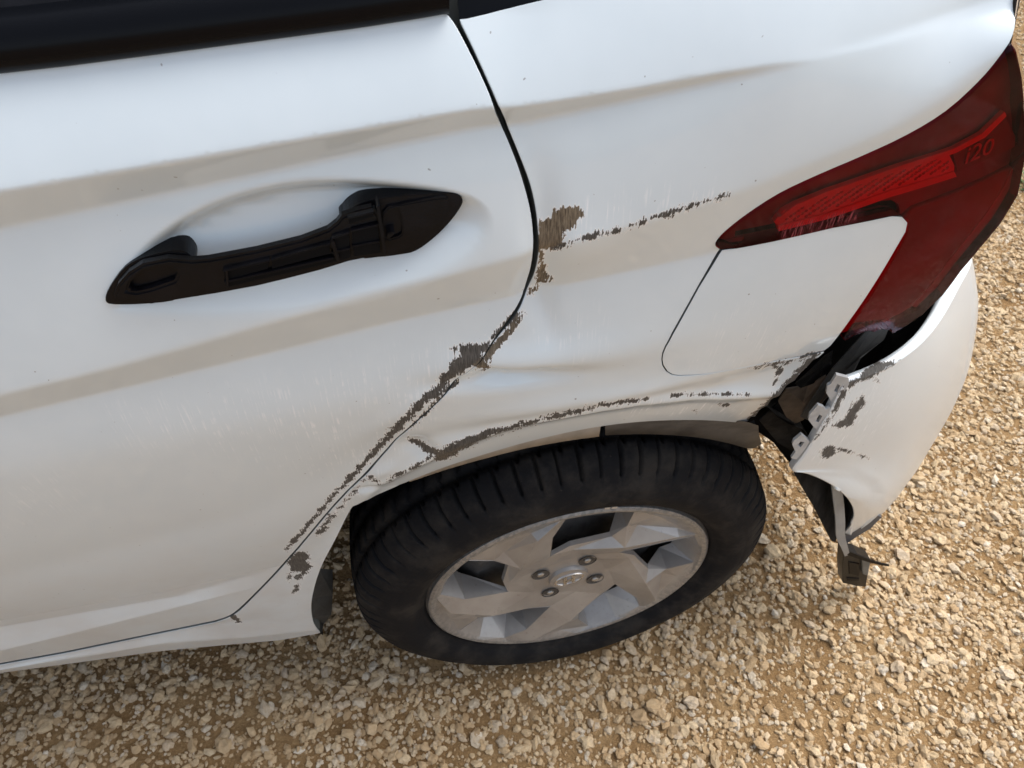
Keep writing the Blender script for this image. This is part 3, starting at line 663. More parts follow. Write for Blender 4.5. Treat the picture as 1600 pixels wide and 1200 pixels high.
# raised figures on the badge panel
fc = bpy.data.curves.new('badge_text', 'FONT'); fc.body = 'i20'; fc.shear = .3; fc.extrude = 0
to = bpy.data.objects.new('badge_text', fc); scene.collection.objects.link(to); bpy.context.view_layer.update()
dg = bpy.context.evaluated_depsgraph_get(); tm = bpy.data.meshes.new_from_object(to.evaluated_get(dg)); bpy.data.objects.remove(to)
bm = bmesh.new(); bm.from_mesh(tm); bmesh.ops.subdivide_edges(bm, edges=bm.edges[:], cuts=1)
xs = [v.co.x for v in bm.verts]; ys = [v.co.y for v in bm.verts]; x0, x1, y0, y1 = min(xs), max(xs), min(ys), max(ys)
for v in bm.verts:
    u_, v_ = (v.co.x-x0)/(x1-x0), (v.co.y-y0)/(y1-y0)
    px = 1518+47*u_-1*v_; py = 264-20*u_-24*v_+2*u_*v_
    s, z = SZ(px, py); v.co = F(np.array([s]), np.array([z]), -.0066)[0]
lm = bpy.data.meshes.new('lettering'); bm.to_mesh(lm); bm.free(); lm.materials.append(IN_LETTER)
lo_ = link(bpy.data.objects.new('lettering', lm), lens); sd_ = lo_.modifiers.new('thick', 'SOLIDIFY'); sd_.thickness = .0008

# ------------------------------------------------------------------ torn bumper corner
def bez(P0, P1, P2, P3, t): return ((1-t)**3)[:, None]*P0+(3*(1-t)**2*t)[:, None]*P1+(3*(1-t)*t*t)[:, None]*P2+(t**3)[:, None]*P3
front = catmull([(1318,600),(1307,620),(1296,642),(1283,664),(1268,690),(1252,714),(1238,735),(1262,742),(1290,754),(1312,768),(1327,783),(1335,800),(1333,816),(1320,833)], 4)
sil = catmull([(1514,418),(1521,455),(1524,495),(1518,545),(1507,595),(1488,640),(1467,678),(1452,703),(1434,733),(1416,758),(1398,782),(1378,803),(1358,818),(1332,836)], 4)
nR = len(front); tcol = np.linspace(0, 1, 26)
yf = np.interp(np.linspace(0, 1, nR), [0, .25, .5, .75, 1], [-.030, -.036, -.036, -.020, .020])
ys_ = np.interp(np.linspace(0, 1, nR), [0, .3, .6, .85, 1], [.120, .115, .100, .075, .045])
rows = []
for i in range(nR):
    A = at_y(*front[i], yf[i]); S = at_y(*sil[i], ys_[i]); d = ray(*sil[i]); dp = np.array([d[0], d[1], 0]); dp /= np.linalg.norm(dp)
    L = np.linalg.norm((S-A)[:2]); t0 = np.array([1, .16, 0])/np.linalg.norm([1, .16, 0])
    zdir = np.array([0, 0, S[2]-A[2]])
    R1 = bez(A, A+t0*L*.42+zdir*.36, S-dp*L*.30-zdir*.30, S, tcol)
    E1 = S+np.array([.035, .16, zdir[2]*.05]); R2 = bez(S, S+dp*.05, E1-np.array([0, .06, 0]), E1, np.linspace(0, 1, 9))[1:]
    E2 = E1+np.array([.03, .55, 0]); R3 = np.array([E1+(E2-E1)*k/3 for k in (1, 2, 3)])
    rows.append(np.vstack([R1, R2, R3]))
BR = np.array(rows)                                   # (rows, cols, 3)
# refine between rows
def refine_rows(B, n):
    out = []
    for i in range(len(B)-1):
        for k in range(n): out.append(B[i]+(B[i+1]-B[i])*k/n)
    out.append(B[-1]); return np.array(out)
_i = np.arange(nR)
for k in range(1, BR.shape[1]):          # ease the corner of the front edge out into the skin
    sg_ = 3.6*min(1, k/9); kk = np.exp(-.5*((_i[:, None]-_i[None])/max(sg_, .05))**2); kk /= kk.sum(1, keepdims=True)
    if k < 25: keep_end = np.exp(-np.minimum(_i, nR-1-_i)/3.0)[:, None]; BR[:, k] = keep_end*BR[:, k]+(1-keep_end)*np.tensordot(kk, BR[:, k], 1)
BRf = refine_rows(BR, 3); BRf = np.swapaxes(refine_rows(np.swapaxes(BRf, 0, 1)[:27], 3), 0, 1) if True else BRf
tailcols = refine_rows(BR, 3)[:, 27:]
BRf = np.concatenate([BRf, tailcols], 1); nr, nc = BRf.shape[:2]
# subtle flare line round the arch opening
Vb = BRf.reshape(-1, 3).copy(); Pb, _z = project(Vb)
fl_ = np.array([(1236,728),(1290,722),(1340,728),(1378,748),(1388,772),(1376,800)], float); dfl, _ = seg_dist(Pb, fl_, False)
inner_side = inside(Pb, np.vstack([fl_, [(1330,840),(1335,800),(1310,765),(1240,740)]]))
Vb[:, 1] += np.where(inner_side, .0022*smooth01(0, 26, dfl), 0)
def grid_faces(nr, nc): return [(i*nc+k, (i+1)*nc+k, (i+1)*nc+k+1, i*nc+k+1) for i in range(nr-1) for k in range(nc-1)]
FbL = grid_faces(nr, nc)
at = damage(Vb); at['suv'] = np.column_stack([Vb[:, 0]+Vb[:, 1]*.6, Vb[:, 2], 0*Vb[:, 0]]); at['dust'] = .12+at['dust']*.3
bumper = mesh_obj('bumper', Vb, FbL, PAINT, car, smooth=True, attrs=at)
bumper['label'] = 'torn white rear bumper corner hanging away from the body'
so = bumper.modifiers.new('thick', 'SOLIDIFY'); so.thickness = .003; so.offset = -1 if True else 1
# turned top ledge
Ld = catmull([(1320,594),(1360,572),(1400,547),(1440,511),(1462,486),(1484,455),(1497,425),(1503,405)], 4)
Lo = catmull([(1318,600),(1345,592),(1372,577),(1405,560),(1440,532),(1470,501),(1490,466),(1502,430),(1508,412)], 4)
topline = BR[0]; Pt, _z = project(topline)
rowsL = []
ncl = 30
Ls = np.array([Ld[int(round(i*(len(Ld)-1)/(ncl-1)))] for i in range(ncl)])
for i in range(ncl):
    k = i/(ncl-1)*26; a = topline[int(k)]*(1-(k-int(k)))+topline[min(int(k)+1, len(topline)-1)]*(k-int(k))
    e = np.array([.0, .022+.012*k/26, .006]); e2 = np.array([.0, .030, -.02])
    nrm = np.array([-.3*k/26, 1, 0]); nrm /= np.linalg.norm(nrm)
    rowsL.append([a, a+nrm*.002+np.array([0, 0, .0018]), a+nrm*.005+np.array([0, 0, .0026]), a+nrm*(.008+.005*min(1, k/18))+np.array([0, 0, .0024]), a+nrm*(.010+.005*min(1, k/18))+np.array([0, 0, -.012])])
VL = np.array(rowsL).reshape(-1, 3); at = damage(VL); at['suv'] = np.column_stack([VL[:, 0], VL[:, 2]+VL[:, 1], 0*VL[:, 0]])
mesh_obj('bumper_ledge', VL, [f[::-1] for f in grid_faces(ncl, 5)], PAINT, bumper, smooth=True, attrs=at)
# edge flange with three clip tabs
fe = BR[:25:1, 0]
rowsF = [[p, p+np.array([-.0005, .002, 0]), p+np.array([-.001, .007, .0])] for p in fe]
strip('edge_flange', rowsF, GREYTAB, bumper, smooth=False)
def tab(pts, hole, y):
    bm = bmesh.new()
    P = [at_y(px, py, y) for px, py in pts]; H = [at_y(px, py, y) for px, py in hole]; allp = np.array(P+H); E = []; o = 0
    for q in (P, H):
        n = len(q); E += [(o+i, o+(i+1) % n) for i in range(n)]; o += n
    v2, _, f2, *_r = delaunay_2d_cdt([Vector((p[0], p[2])) for p in allp], E, [], 0, 1e-7, False); P2 = np.array([tuple(v) for v in v2])
    vt = [bm.verts.new(p) for p in allp]; lw = [bm.verts.new(p+np.array([.001, .0035, 0])) for p in allp]
    for f in f2:
        c = P2[list(f)].mean(0)[None]
        if inside(c, allp[:len(P)][:, [0, 2]])[0] and not inside(c, allp[len(P):][:, [0, 2]])[0]: bm.faces.new([vt[i] for i in f]); bm.faces.new([lw[i] for i in f][::-1])
    for a, b in E: bm.faces.new((vt[a], lw[a], lw[b], vt[b]))
    bmesh.ops.recalc_face_normals(bm, faces=bm.faces[:])
    me = bpy.data.meshes.new('mounting_tab'); bm.to_mesh(me); bm.free(); me.materials.append(GREYTAB); return link(bpy.data.objects.new('mounting_tab', me), bumper)
tab([(1307,586),(1326,591),(1327,600),(1308,630),(1300,632),(1296,622),(1291,614),(1293,603),(1298,600)], [(1308,600),(1313,602),(1308,613),(1303,612)], -.030)
tab([(1278,633),(1286,636),(1290,640),(1297,637),(1296,648),(1280,674),(1272,668),(1263,656),(1265,648)], [(1280,648),(1285,650),(1279,660),(1274,659)], -.034)
tab([(1252,679),(1258,684),(1265,690),(1258,702),(1245,718),(1236,716),(1243,706),(1238,695),(1240,689)], [(1251,690),(1257,691),(1251,699),(1246,696)], -.036)
# wheel-arch lining still fixed to the bumper, with its stay and a clip dangling
lin = catmull([(1240,738),(1255,765),(1270,790),(1283,815),(1297,842),(1303,847)], 3); lin2 = catmull([(1262,743),(1290,755),(1312,770),(1327,787),(1334,804),(1322,832)], 3)
rl = []
for i in range(len(lin)):
    t = i/(len(lin)-1); A = at_y(*lin[i], .004+.02*t); B = at_y(*lin2[i], -.010+.035*t); M = (A+B)/2+np.array([.035, .05, .0])
    rl.append([A, A*.6+M*.4, M, B*.5+M*.5, B+np.array([.004, .008, 0])])
lw_ = strip('arch_lining', rl, LINER, bumper); lw_.modifiers.new('thick', 'SOLIDIFY').thickness = .002
low = [at_y(x, y, .03) for x, y in ((1318,840),(1322,834),(1345,824),(1372,806),(1378,808),(1360,826),(1340,838),(1322,850))]
Vv = low+[p+np.array([0, .06, .01]) for p in low]; n = len(low)
mesh_obj('lower_trim', Vv, [tuple(range(n))[::-1], tuple(range(n, 2*n))]+[(i, (i+1) % n, n+(i+1) % n, n+i) for i in range(n)], plain('trim_grey', (.06, .065, .075), .5), bumper)
def ribbon(name, pts, wpx, ys, thick, mat, parent):
    C = catmull(pts, 5); n = len(C); yy = np.interp(np.linspace(0, 1, n), np.linspace(0, 1, len(ys)), ys); ww = np.interp(np.linspace(0, 1, n), np.linspace(0, 1, len(wpx)), wpx); V = []
    for i in range(n):
        tg_ = C[min(i+1, n-1)]-C[max(i-1, 0)]; nn = np.array([-tg_[1], tg_[0]])/np.linalg.norm(tg_)
        a = at_y(*(C[i]+nn*ww[i]), yy[i]); b = at_y(*(C[i]-nn*ww[i]), yy[i])
        V += [a, b, b+np.array([0, thick, 0]), a+np.array([0, thick, 0])]
    Fc = [(i*4+k, i*4+(k+1) % 4, i*4+4+(k+1) % 4, i*4+4+k) for i in range(n-1) for k in range(4)]+[(0, 3, 2, 1), ((n-1)*4, (n-1)*4+1, (n-1)*4+2, (n-1)*4+3)]
    return mesh_obj(name, V, Fc, mat, parent)
ribbon('stay_strap', [(1306,752),(1310,780),(1313,810),(1314,838),(1320,856),(1324,868)], [7,8,7.5,7,5,4], [.012, .008, .006, .008, .012], .003, plain('strap_grey', (.26, .27, .27), .4, var=.1), bumper)
# clip block
def block(name, poly, y, depth, mat, parent):
    P = [at_y(px, py, y) for px, py in poly]; n = len(P); V = P+[p+np.array([0, depth, 0]) for p in P]
    o = mesh_obj(name, V, [tuple(range(n))[::-1], tuple(range(n, 2*n))]+[(i, (i+1) % n, n+(i+1) % n, n+i) for i in range(n)], mat, parent); 
    m_ = o.modifiers.new('bev', 'BEVEL'); m_.width = .0012; m_.segments = 2; return o
clip = block('dangling_clip', [(1318,862),(1340,866),(1361,876),(1356,899),(1353,917),(1338,916),(1317,911),(1316,888)], .015, .02, plain('clip_plastic', (.006, .0065, .007), .4, var=.3, bump=.3, spec=.12), bumper)
block('clip_recess', [(1326,878),(1343,881),(1345,890),(1343,901),(1327,897)], .0135, .004, DARKPL, bumper)
block('clip_recess', [(1323,903),(1343,904),(1344,908),(1324,908)], .0135, .004, DARKPL, bumper)
block('clip_lug', [(1347,875),(1360,878),(1356,900),(1348,897)], .010, .008, plain('clip_lug_grey', (.09, .10, .10), .45, var=.2), bumper)
ribbon('clip_tail', [(1322,863),(1345,872),(1370,880),(1389,884)], [3,2.6,1.8,1.2], [.012, .006, .0], .002, DARKPL, bumper)

# ------------------------------------------------------------------ structure behind the torn joint
def sheet(name, polys_px_y, mat):
    V = [at_y(px, py, y) for px, py, y in polys_px_y]; n = len(V); c = np.mean(V, 0); V = V+[c]
    o = mesh_obj(name, V, [(i, (i+1) % n, n) for i in range(n)], mat, car); o.modifiers.new('t', 'SOLIDIFY').thickness = .0015; return o
sheet('inner_bracket', [(1370,498,.035),(1392,500,.045),(1380,530,.04),(1345,560,.03),(1330,590,.02),(1300,612,.02),(1275,640,.03),(1262,655,.03),(1250,650,.03),(1275,612,.025),(1300,575,.03),(1335,535,.035)], GREYPL_D := plain('bracket_grey', (.075, .075, .072), .6, var=.35, vscale=18, bump=.4))
sheet('inner_panel', [(1215,625,.035),(1228,606,.03),(1262,600,.035),(1290,585,.03),(1295,612,.03),(1272,640,.03),(1255,655,.035),(1243,660,.04),(1228,650,.04)], BROWN)
sheet('inner_panel', [(1262,578,.03),(1285,555,.03),(1300,545,.03),(1298,568,.035),(1285,592,.035),(1250,605,.03),(1240,598,.03)], BLACK)
sheet('inner_panel', [(1185,655,.05),(1215,628,.05),(1245,655,.055),(1262,690,.05),(1262,712,.045),(1240,705,.05),(1215,690,.06)], LINER)
sheet('inner_bracket', [(1330,500,.02),(1338,494,.02),(1340,505,.02),(1332,512,.022)], GREYTAB)
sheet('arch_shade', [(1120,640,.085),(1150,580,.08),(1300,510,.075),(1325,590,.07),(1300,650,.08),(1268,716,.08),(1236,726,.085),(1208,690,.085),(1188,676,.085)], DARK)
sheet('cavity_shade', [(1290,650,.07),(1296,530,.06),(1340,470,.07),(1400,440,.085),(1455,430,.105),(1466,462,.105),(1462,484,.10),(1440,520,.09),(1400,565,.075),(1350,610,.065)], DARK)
# dark cavity wall well behind
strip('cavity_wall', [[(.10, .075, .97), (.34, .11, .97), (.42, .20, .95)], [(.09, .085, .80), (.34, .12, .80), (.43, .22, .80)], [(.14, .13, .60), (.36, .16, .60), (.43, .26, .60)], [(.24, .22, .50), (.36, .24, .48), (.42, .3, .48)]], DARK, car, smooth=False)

# ------------------------------------------------------------------ wheel
HUB = np.array([.0, .0, .305])
def ring_lathe(name, prof, n, mat, parent, mod=None, smooth=True):
    V = []; Fc = []; m_ = len(prof)
    for i in range(n):
        a = 2*math.pi*i/n
        for k, (r, y) in enumerate(prof):
            if mod: r, y = mod(a, r, y, k)
            V.append((HUB[0]+r*math.cos(a), HUB[1]+y, HUB[2]+r*math.sin(a)))
    for i in range(n):
        j = (i+1) % n
        for k in range(m_-1): Fc.append((i*m_+k, j*m_+k, j*m_+k+1, i*m_+k+1))
    return mesh_obj(name, V, Fc, mat, parent, smooth=smooth)
wheel = ring_lathe('wheel', [(.03, .046), (.07, .040), (.10, .050), (.125, .040), (.150, .055), (.175, .075), (.183, .05), (.188, .018), (.196, .008), (.203, .006), (.203, .03), (.19, .05), (.185, .16)], 96, STEEL, car)
wheel['label'] = 'rear wheel with dusty silver wheel trim and worn tyre'
def tyre_mat():
    m, t, b = new_mat('tyre_rubber'); tc = t.nodes.new('ShaderNodeTexCoord').outputs['Object']
    n1 = noise(t, tc, 22, 5, .65); n2 = noise(t, tc, 160, 4, .6)
    c = mixc(t, ramp(t, n1, .42, .70, 0, .75), (.0095, .0095, .0105), (.034, .030, .026)); c = mixc(t, ramp(t, n2, .68, .76, 0, .4), c, (.06, .052, .042))
    t.links.new(c, b.inputs['Base Color']); b.inputs['Roughness'].default_value = .8; b.inputs['Specular IOR Level'].default_value = .12
    bp = t.nodes.new('ShaderNodeBump'); bp.inputs['Strength'].default_value = .5; bp.inputs['Distance'].default_value = .0008
    t.links.new(n2, bp.inputs['Height']); t.links.new(bp.outputs[0], b.inputs['Normal']); return m
TYRE = tyre_mat()
tp = [(.199, .022), (.2035, .006), (.207, .000), (.211, -.001), (.2135, -.0035), (.216, -.0065), (.222, -.010), (.230, -.0125), (.240, -.0135), (.2475, -.0125), (.249, -.0117), (.251, -.0117), (.257, -.0095), (.264, -.006), (.270, -.0025), (.275, .001), (.2765, .0022), (.279, .0032),
      (.284, .008), (.289, .014), (.2925, .021), (.2945, .028), (.2955, .036), (.2895, .037), (.2895, .045), (.2965, .046), (.298, .060), (.2985, .075), (.292, .076), (.292, .085), (.2985, .086), (.298, .105), (.292, .106), (.292, .115), (.2975, .116), (.296, .135), (.290, .136), (.290, .144), (.2945, .145), (.290, .160), (.276, .178), (.25, .190), (.215, .18)]
NP = 74
def tread(a, r, y, k):
    ph = (a*NP/(2*math.pi)+ (y*9 if y > .03 else 0)) % 1.0
    if 14 <= k <= 39:
        g = .0 if ph > .16 else 1.0; dep = .0095*min(1, max(0, (r-.270)/.008)) if k < 22 else .008
        if k >= 23 and k % 2 == 1: dep *= .9
        r -= g*dep
        if k < 20: y += g*.002
    # weight on the contact patch
    zz = r*math.sin(a)
    if zz < -.292: r *= (-.292-(-.292-zz)*.25*-1)/zz if False else (-.292/zz*.92+.08)
    if -2.2 < a-2*math.pi < -.9: y -= .003*max(0, math.cos((a-1.5*math.pi)*2.2))*(1 if k < 14 else 0)
    return r, y
ring_lathe('tyre', tp, NP*12, TYRE, wheel, tread)

def trim_mat():
    m, t, b = new_mat('wheel_trim_silver'); tc = t.nodes.new('ShaderNodeTexCoord').outputs['Object']
    n1 = noise(t, tc, 14, 4, .6); n2 = noise(t, tc, 130, 5, .7)
    c = mixc(t, ramp(t, n1, .3, .7), (.30, .28, .26), (.38, .365, .345)); c = mixc(t, ramp(t, n2, .60, .72, 0, .4), c, (.15, .125, .10))
    rad = attr(t, 'rim').outputs['Fac']; c = mixc(t, math_n(t, 'MULTIPLY', rad, ramp(t, n2, .42, .58, .25, 1), clamp=True), c, (.20, .20, .195))
    t.links.new(c, b.inputs['Base Color']); b.inputs['Metallic'].default_value = .45; b.inputs['Roughness'].default_value = .36
    bp = t.nodes.new('ShaderNodeBump'); bp.inputs['Strength'].default_value = .8; bp.inputs['Distance'].default_value = .0006
    t.links.new(math_n(t, 'MULTIPLY', n2, rad), bp.inputs['Height']); t.links.new(bp.outputs[0], b.inputs['Normal']); return m
TRIM = trim_mat()
def pol(r, a): a = math.radians(a); return (r*math.cos(a), r*math.sin(a))
# one fifth of the trim: points (radius, angle, depth y)
UNIT = {'w1': (.088, 27, .009), 'w2': (.150, 19, .002), 'w3': (.185, 12, .004), 'w3b': (.189, -2, .004), 'w4': (.188, -16, .005), 'w5': (.150, -20, .006), 'w6': (.120, -18, .008), 'w7': (.098, 9, .011),
        'b1': (.058, 34, .012), 'b2': (.090, 8, .008), 'b3': (.118, -27, -.007), 'b4': (.172, -47, -.008), 'b5': (.190, -58, .001), 'c1': (.150, -27, .009), 'c2': (.176, -45.5, .003), 'c3': (.180, -30, .006), 'h1': (.060, -15, .013)}
WIN = ['w1', 'w2', 'w3', 'w3b', 'w4', 'w5', 'w6', 'w7']
CON = [('b1', 'b2'), ('b2', 'b3'), ('b3', 'b4'), ('b4', 'b5'), ('b3', 'c1'), ('c1', 'c2'), ('c2', 'b5'), ('c1', 'c3'), ('c3', 'w4'), ('h1', 'b2'), ('c3', 'b5')]
pts = []; ys3 = []; idx = {}; edges = []; wins = []
for q in range(5):
    base = 85+72*q
    for k_, (r, a, y) in UNIT.items(): idx[(q, k_)] = len(pts); pts.append(pol(r, base+a)); ys3.append(y)
    L = [idx[(q, k_)] for k_ in WIN]; wins.append(L); edges += list(zip(L, L[1:]+L[:1]))
    edges += [(idx[(q, a)], idx[(q, b)]) for a, b in CON]
nrim = 120; r0 = len(pts)
for rr, y in ((.191, .000), (.1965, -.0015), (.2005, .001)):
    b0 = len(pts)
    for i in range(nrim): pts.append(pol(rr, 360*i/nrim)); ys3.append(y); edges.append((b0+i, b0+(i+1) % nrim))
hb0 = len(pts)
for rr, y in ((.052, .0135),):
    for i in range(40): pts.append(pol(rr, 9*i)); ys3.append(y); edges.append((hb0+i, hb0+(i+1) % 40))
pts.append((0, 0)); ys3.append(.0135)
v2, _, f2, ov, *_r = delaunay_2d_cdt([Vector(p) for p in pts], edges, [], 0, 1e-6, True)
P2 = np.array([tuple(v) for v in v2]); Y3 = np.zeros(len(P2))
src = np.array(pts); 
for i in range(len(P2)): Y3[i] = ys3[ov[i][0]] if len(ov[i]) else ys3[int(np.argmin(((src-P2[i])**2).sum(1)))]
wpolys = [src[L] for L in wins]; rim_poly = np.array([pol(.2004, 360*i/nrim) for i in range(nrim)])
Tf = []
for f in f2:
    c = P2[list(f)].mean(0)[None]
    if any(inside(c, wp)[0] for wp in wpolys): continue
    a, b, c_ = [P2[i] for i in f[:3]]; Tf.append(tuple(f) if (b[0]-a[0])*(c_[1]-a[1])-(b[1]-a[1])*(c_[0]-a[0]) > 0 else tuple(f[::-1]))
Vt = [(p[0], y, HUB[2]+p[1]) for p, y in zip(P2, Y3)]
rimv = [float(smooth01(.186, .193, math.hypot(*p))) for p in P2]
# window walls run back and inwards; outer rim turns back
for L in wins:
    pol_ = src[L]; c = pol_.mean(0); n = len(L); b0 = len(Vt)
    for k in range(n):
        p = pol_[k]; rr = math.hypot(*p); sc_ = .166/rr if rr > .17 else (.93 if rr > .12 else 1.0); q = p*sc_ if rr > .17 else c+(p-c)*.97; dep = .040 if rr > .14 else ys3[L[k]]+.006
        Vt.append((p[0], ys3[L[k]], HUB[2]+p[1])); Vt.append((q[0], dep, HUB[2]+q[1])); rimv += [0, 0]
    for k in range(n): a = b0+2*k; b = b0+2*((k+1) % n); Tf.append((a, b, b+1, a+1))
b0 = len(Vt)
for i in range(nrim):
    p = pol(.2005, 360*i/nrim); q = pol(.2015, 360*i/nrim); Vt.append((p[0], .001, HUB[2]+p[1])); Vt.append((q[0], .010, HUB[2]+q[1])); rimv += [1, 1]
for i in range(nrim): a = b0+2*i; b = b0+2*((i+1) % nrim); Tf.append((a, a+1, b+1, b))
cover = mesh_obj('wheel_trim', Vt, Tf, TRIM, wheel, attrs={'rim': np.array(rimv)})
bv = cover.modifiers.new('weld', 'WELD'); bv.merge_threshold = .0002
bv = cover.modifiers.new('bev', 'BEVEL'); bv.width = .0016; bv.segments = 2; bv.angle_limit = math.radians(14); bv.limit_method = 'ANGLE'
# nuts, sockets and the centre badge
for q in range(4):
    a = math.radians(61+90*q); cx, cz = .048*math.cos(a), .048*math.sin(a); V = []; Fc = []
    for k in range(20):
        t = 2*math.pi*k/20
        for r, y in ((.0130, .0110), (.0128, .0118), (.0118, .0124)): V.append((cx+r*math.cos(t), y, HUB[2]+cz+r*math.sin(t)))
    for k in range(20):
        for j in range(2): Fc.append((k*3+j, ((k+1) % 20)*3+j, ((k+1) % 20)*3+j+1, k*3+j+1))
    cvv = len(V)
    for k in range(20): V.append((cx+.0118*math.cos(2*math.pi*k/20), .0126, HUB[2]+cz+.0118*math.sin(2*math.pi*k/20)))
    Fc.append(tuple(range(cvv, cvv+20))[::-1] if False else tuple(range(cvv, cvv+20)))
    sk = mesh_obj('nut_socket', V, Fc, plain('socket_dark', (.05, .045, .04), .6, var=.4) if q == 0 else bpy.data.materials['socket_dark'], wheel)
    V = []; Fc = []
    for y, r in ((.0150, .0055), (.0112, .0053), (.0100, .0042), (.0096, .002)):
        for k in range(6): V.append((cx+r*math.cos(math.pi*k/3+.3), y, HUB[2]+cz+r*math.sin(math.pi*k/3+.3)))
    for j in range(3):
        for k in range(6): Fc.append((j*6+k, j*6+(k+1) % 6, j*6+6+(k+1) % 6, j*6+6+k))
    Fc.append(tuple(range(18, 24)))
    mesh_obj('wheel_nut', V, Fc, plain('nut_metal', (.42, .40, .37), .4, metal=.8, var=.3) if q == 0 else bpy.data.materials['nut_metal'], wheel)
CHROME = plain('badge_chrome', (.60, .585, .56), .25, metal=.9, var=.1)
def disc(name, R, y0, y1, mat, parent, n=48, R2=None):
    V = []; Fc = []; R2 = R2 or R*.96
    for k in range(n):
        t = 2*math.pi*k/n; V.append((R*math.cos(t), y0, HUB[2]+R*math.sin(t))); V.append((R2*math.cos(t), y1, HUB[2]+R2*math.sin(t)))
    for k in range(n): a = 2*k; b = 2*((k+1) % n); Fc.append((a, b, b+1, a+1))
    Fc.append(tuple(2*k+1 for k in range(n))); return mesh_obj(name, V, Fc, mat, parent)
cap = disc('centre_cap', .029, .0136, .0085, TRIM, wheel, R2=.0275)
V = []; Fc = []; n = 48
tiltb = math.radians(20)
def lo2(x, z): return (x*math.cos(tiltb)-z*math.sin(tiltb), x*math.sin(tiltb)+z*math.cos(tiltb))
for k in range(n):
    t = 2*math.pi*k/n
    for rr, y in ((1.0, .0086), (.97, .0070), (.85, .0070), (.82, .0086)):
        x, z = lo2(.0225*rr*math.cos(t), .0145*rr*math.sin(t)); V.append((x, y, HUB[2]+z))
for k in range(n):
    for j in range(3): Fc.append((k*4+j, ((k+1) % n)*4+j, ((k+1) % n)*4+j+1, k*4+j+1))
mesh_obj('emblem', V, Fc, CHROME, wheel)
def bar(poly):
    P = [lo2(*p) for p in poly]; n_ = len(P); V = [(x, .0068, HUB[2]+z) for x, z in P]+[(x, .0087, HUB[2]+z) for x, z in P]
    return V, [tuple(range(n_))]+[(i, n_+i, n_+(i+1) % n_, (i+1) % n_) for i in range(n_)]
Vb_ = []; Fb_ = []
for poly in ([(-.0105,-.0085),(-.0065,-.0105),(-.0035,-.0005),(-.0010,.0105),(-.0055,.0095),(-.0085,.001)], [(.0010,-.0105),(.0055,-.0095),(.0085,-.001),(.0105,.0085),(.0065,.0105),(.0035,.0005)], [(-.0062,-.0030),(.0055,.0012),(.0062,.0042),(-.0055,.0000)]):
    v_, f_ = bar(poly); o = len(Vb_); Vb_ += v_; Fb_ += [tuple(i+o for i in f) for f in f_]
mesh_obj('emblem_letter', Vb_, Fb_, CHROME, wheel)
# balance weight clipped to the rim edge
for a0, a1 in ((79.3, 81.2), (81.8, 83.8)):
    V = []
    for a in np.linspace(a0, a1, 4):
        for r, y in ((.2025, .004), (.2035, -.002), (.2075, -.002), (.209, .004)): x, z = pol(r, a); V.append((x, y, HUB[2]+z))
    mesh_obj('balance_weight', V, [(i*4+k, i*4+4+k, i*4+5+k, i*4+k+1) for i in range(3) for k in range(3)]+[(0, 1, 2, 3), (12, 15, 14, 13)], plain('lead_weight', (.5, .5, .5), .35, metal=.6), wheel)
# brake drum and hub shade behind
disc('brake_drum', .12, .10, .075, STEEL, wheel)
disc('wheel_back', .186, .14, .13, DARK, wheel)

# wheel-arch liner: turned lip, felt tunnel, front flap
def tunnel(name, a0, a1, R, y0, y1, mat, n=40, jit=.004):
    rows = []
    for i in range(n+1):
        a = math.radians(a0+(a1-a0)*i/n); rr = R+jit*math.sin(i*1.7)
        rows.append([(rr*math.cos(a), y, HUB[2]+rr*math.sin(a)) for y in np.linspace(y0, y1, 6)])
    return strip(name, rows, mat, car)
tunnel('arch_liner', 20, 196, .375, .035, .34, LINER)
strip('arch_back', [[(r*math.cos(math.radians(a)), .34, HUB[2]+r*math.sin(math.radians(a))) for r in (.20, .38)] for a in range(-8, 200, 8)], LINER, car)
# grey inner lip under the fender edge, cut into two lengths
def lip(pts0, pts1, y0, y1, mat):
    a = catmull(pts0, 4); b = catmull(pts1, 4); rows = [[F(*(SZ(*p)+np.array([0, .003])), -.008) if False else at_y(p[0], p[1]-3, y0), (at_y(p[0], p[1]-3, y0)*.5+at_y(*q, y1)*.5)+np.array([0, .004, 0]), at_y(*q, y1), at_y(*q, y1)+np.array([0, .03, .01])] for p, q in zip(a, b)]
    o = strip('inner_lip', rows, mat, car); return o
LIPM = plain('inner_lip_grey', (.085, .082, .078), .6, var=.3, vscale=30, bump=.4, bscale=150)
lip([(948,664),(1000,659),(1050,656.5),(1100,656.5),(1140,659),(1165,662),(1185,668)], [(946,680),(1000,678.5),(1050,680),(1100,685),(1140,693),(1172,701),(1190,694)], .012, .030, LIPM)
lip([(640,751),(700,728),(760,709),(820,691),(880,677),(944,665)], [(640,753),(700,733),(760,716),(820,701),(880,690),(936,682)], .004, .016, plain('inner_lip_pale', (.36, .34, .31), .55, var=.15))
strip('arch_flap', [[at_y(498,888,.02), at_y(520,890,.06)], [at_y(487,935,.02), at_y(520,930,.06)], [at_y(488,965,.025), at_y(518,960,.06)], [at_y(503,990,.03), at_y(506,975,.06)]], plain('flap_rubber', (.03, .034, .036), .6, var=.3, bump=.5), car, smooth=False)

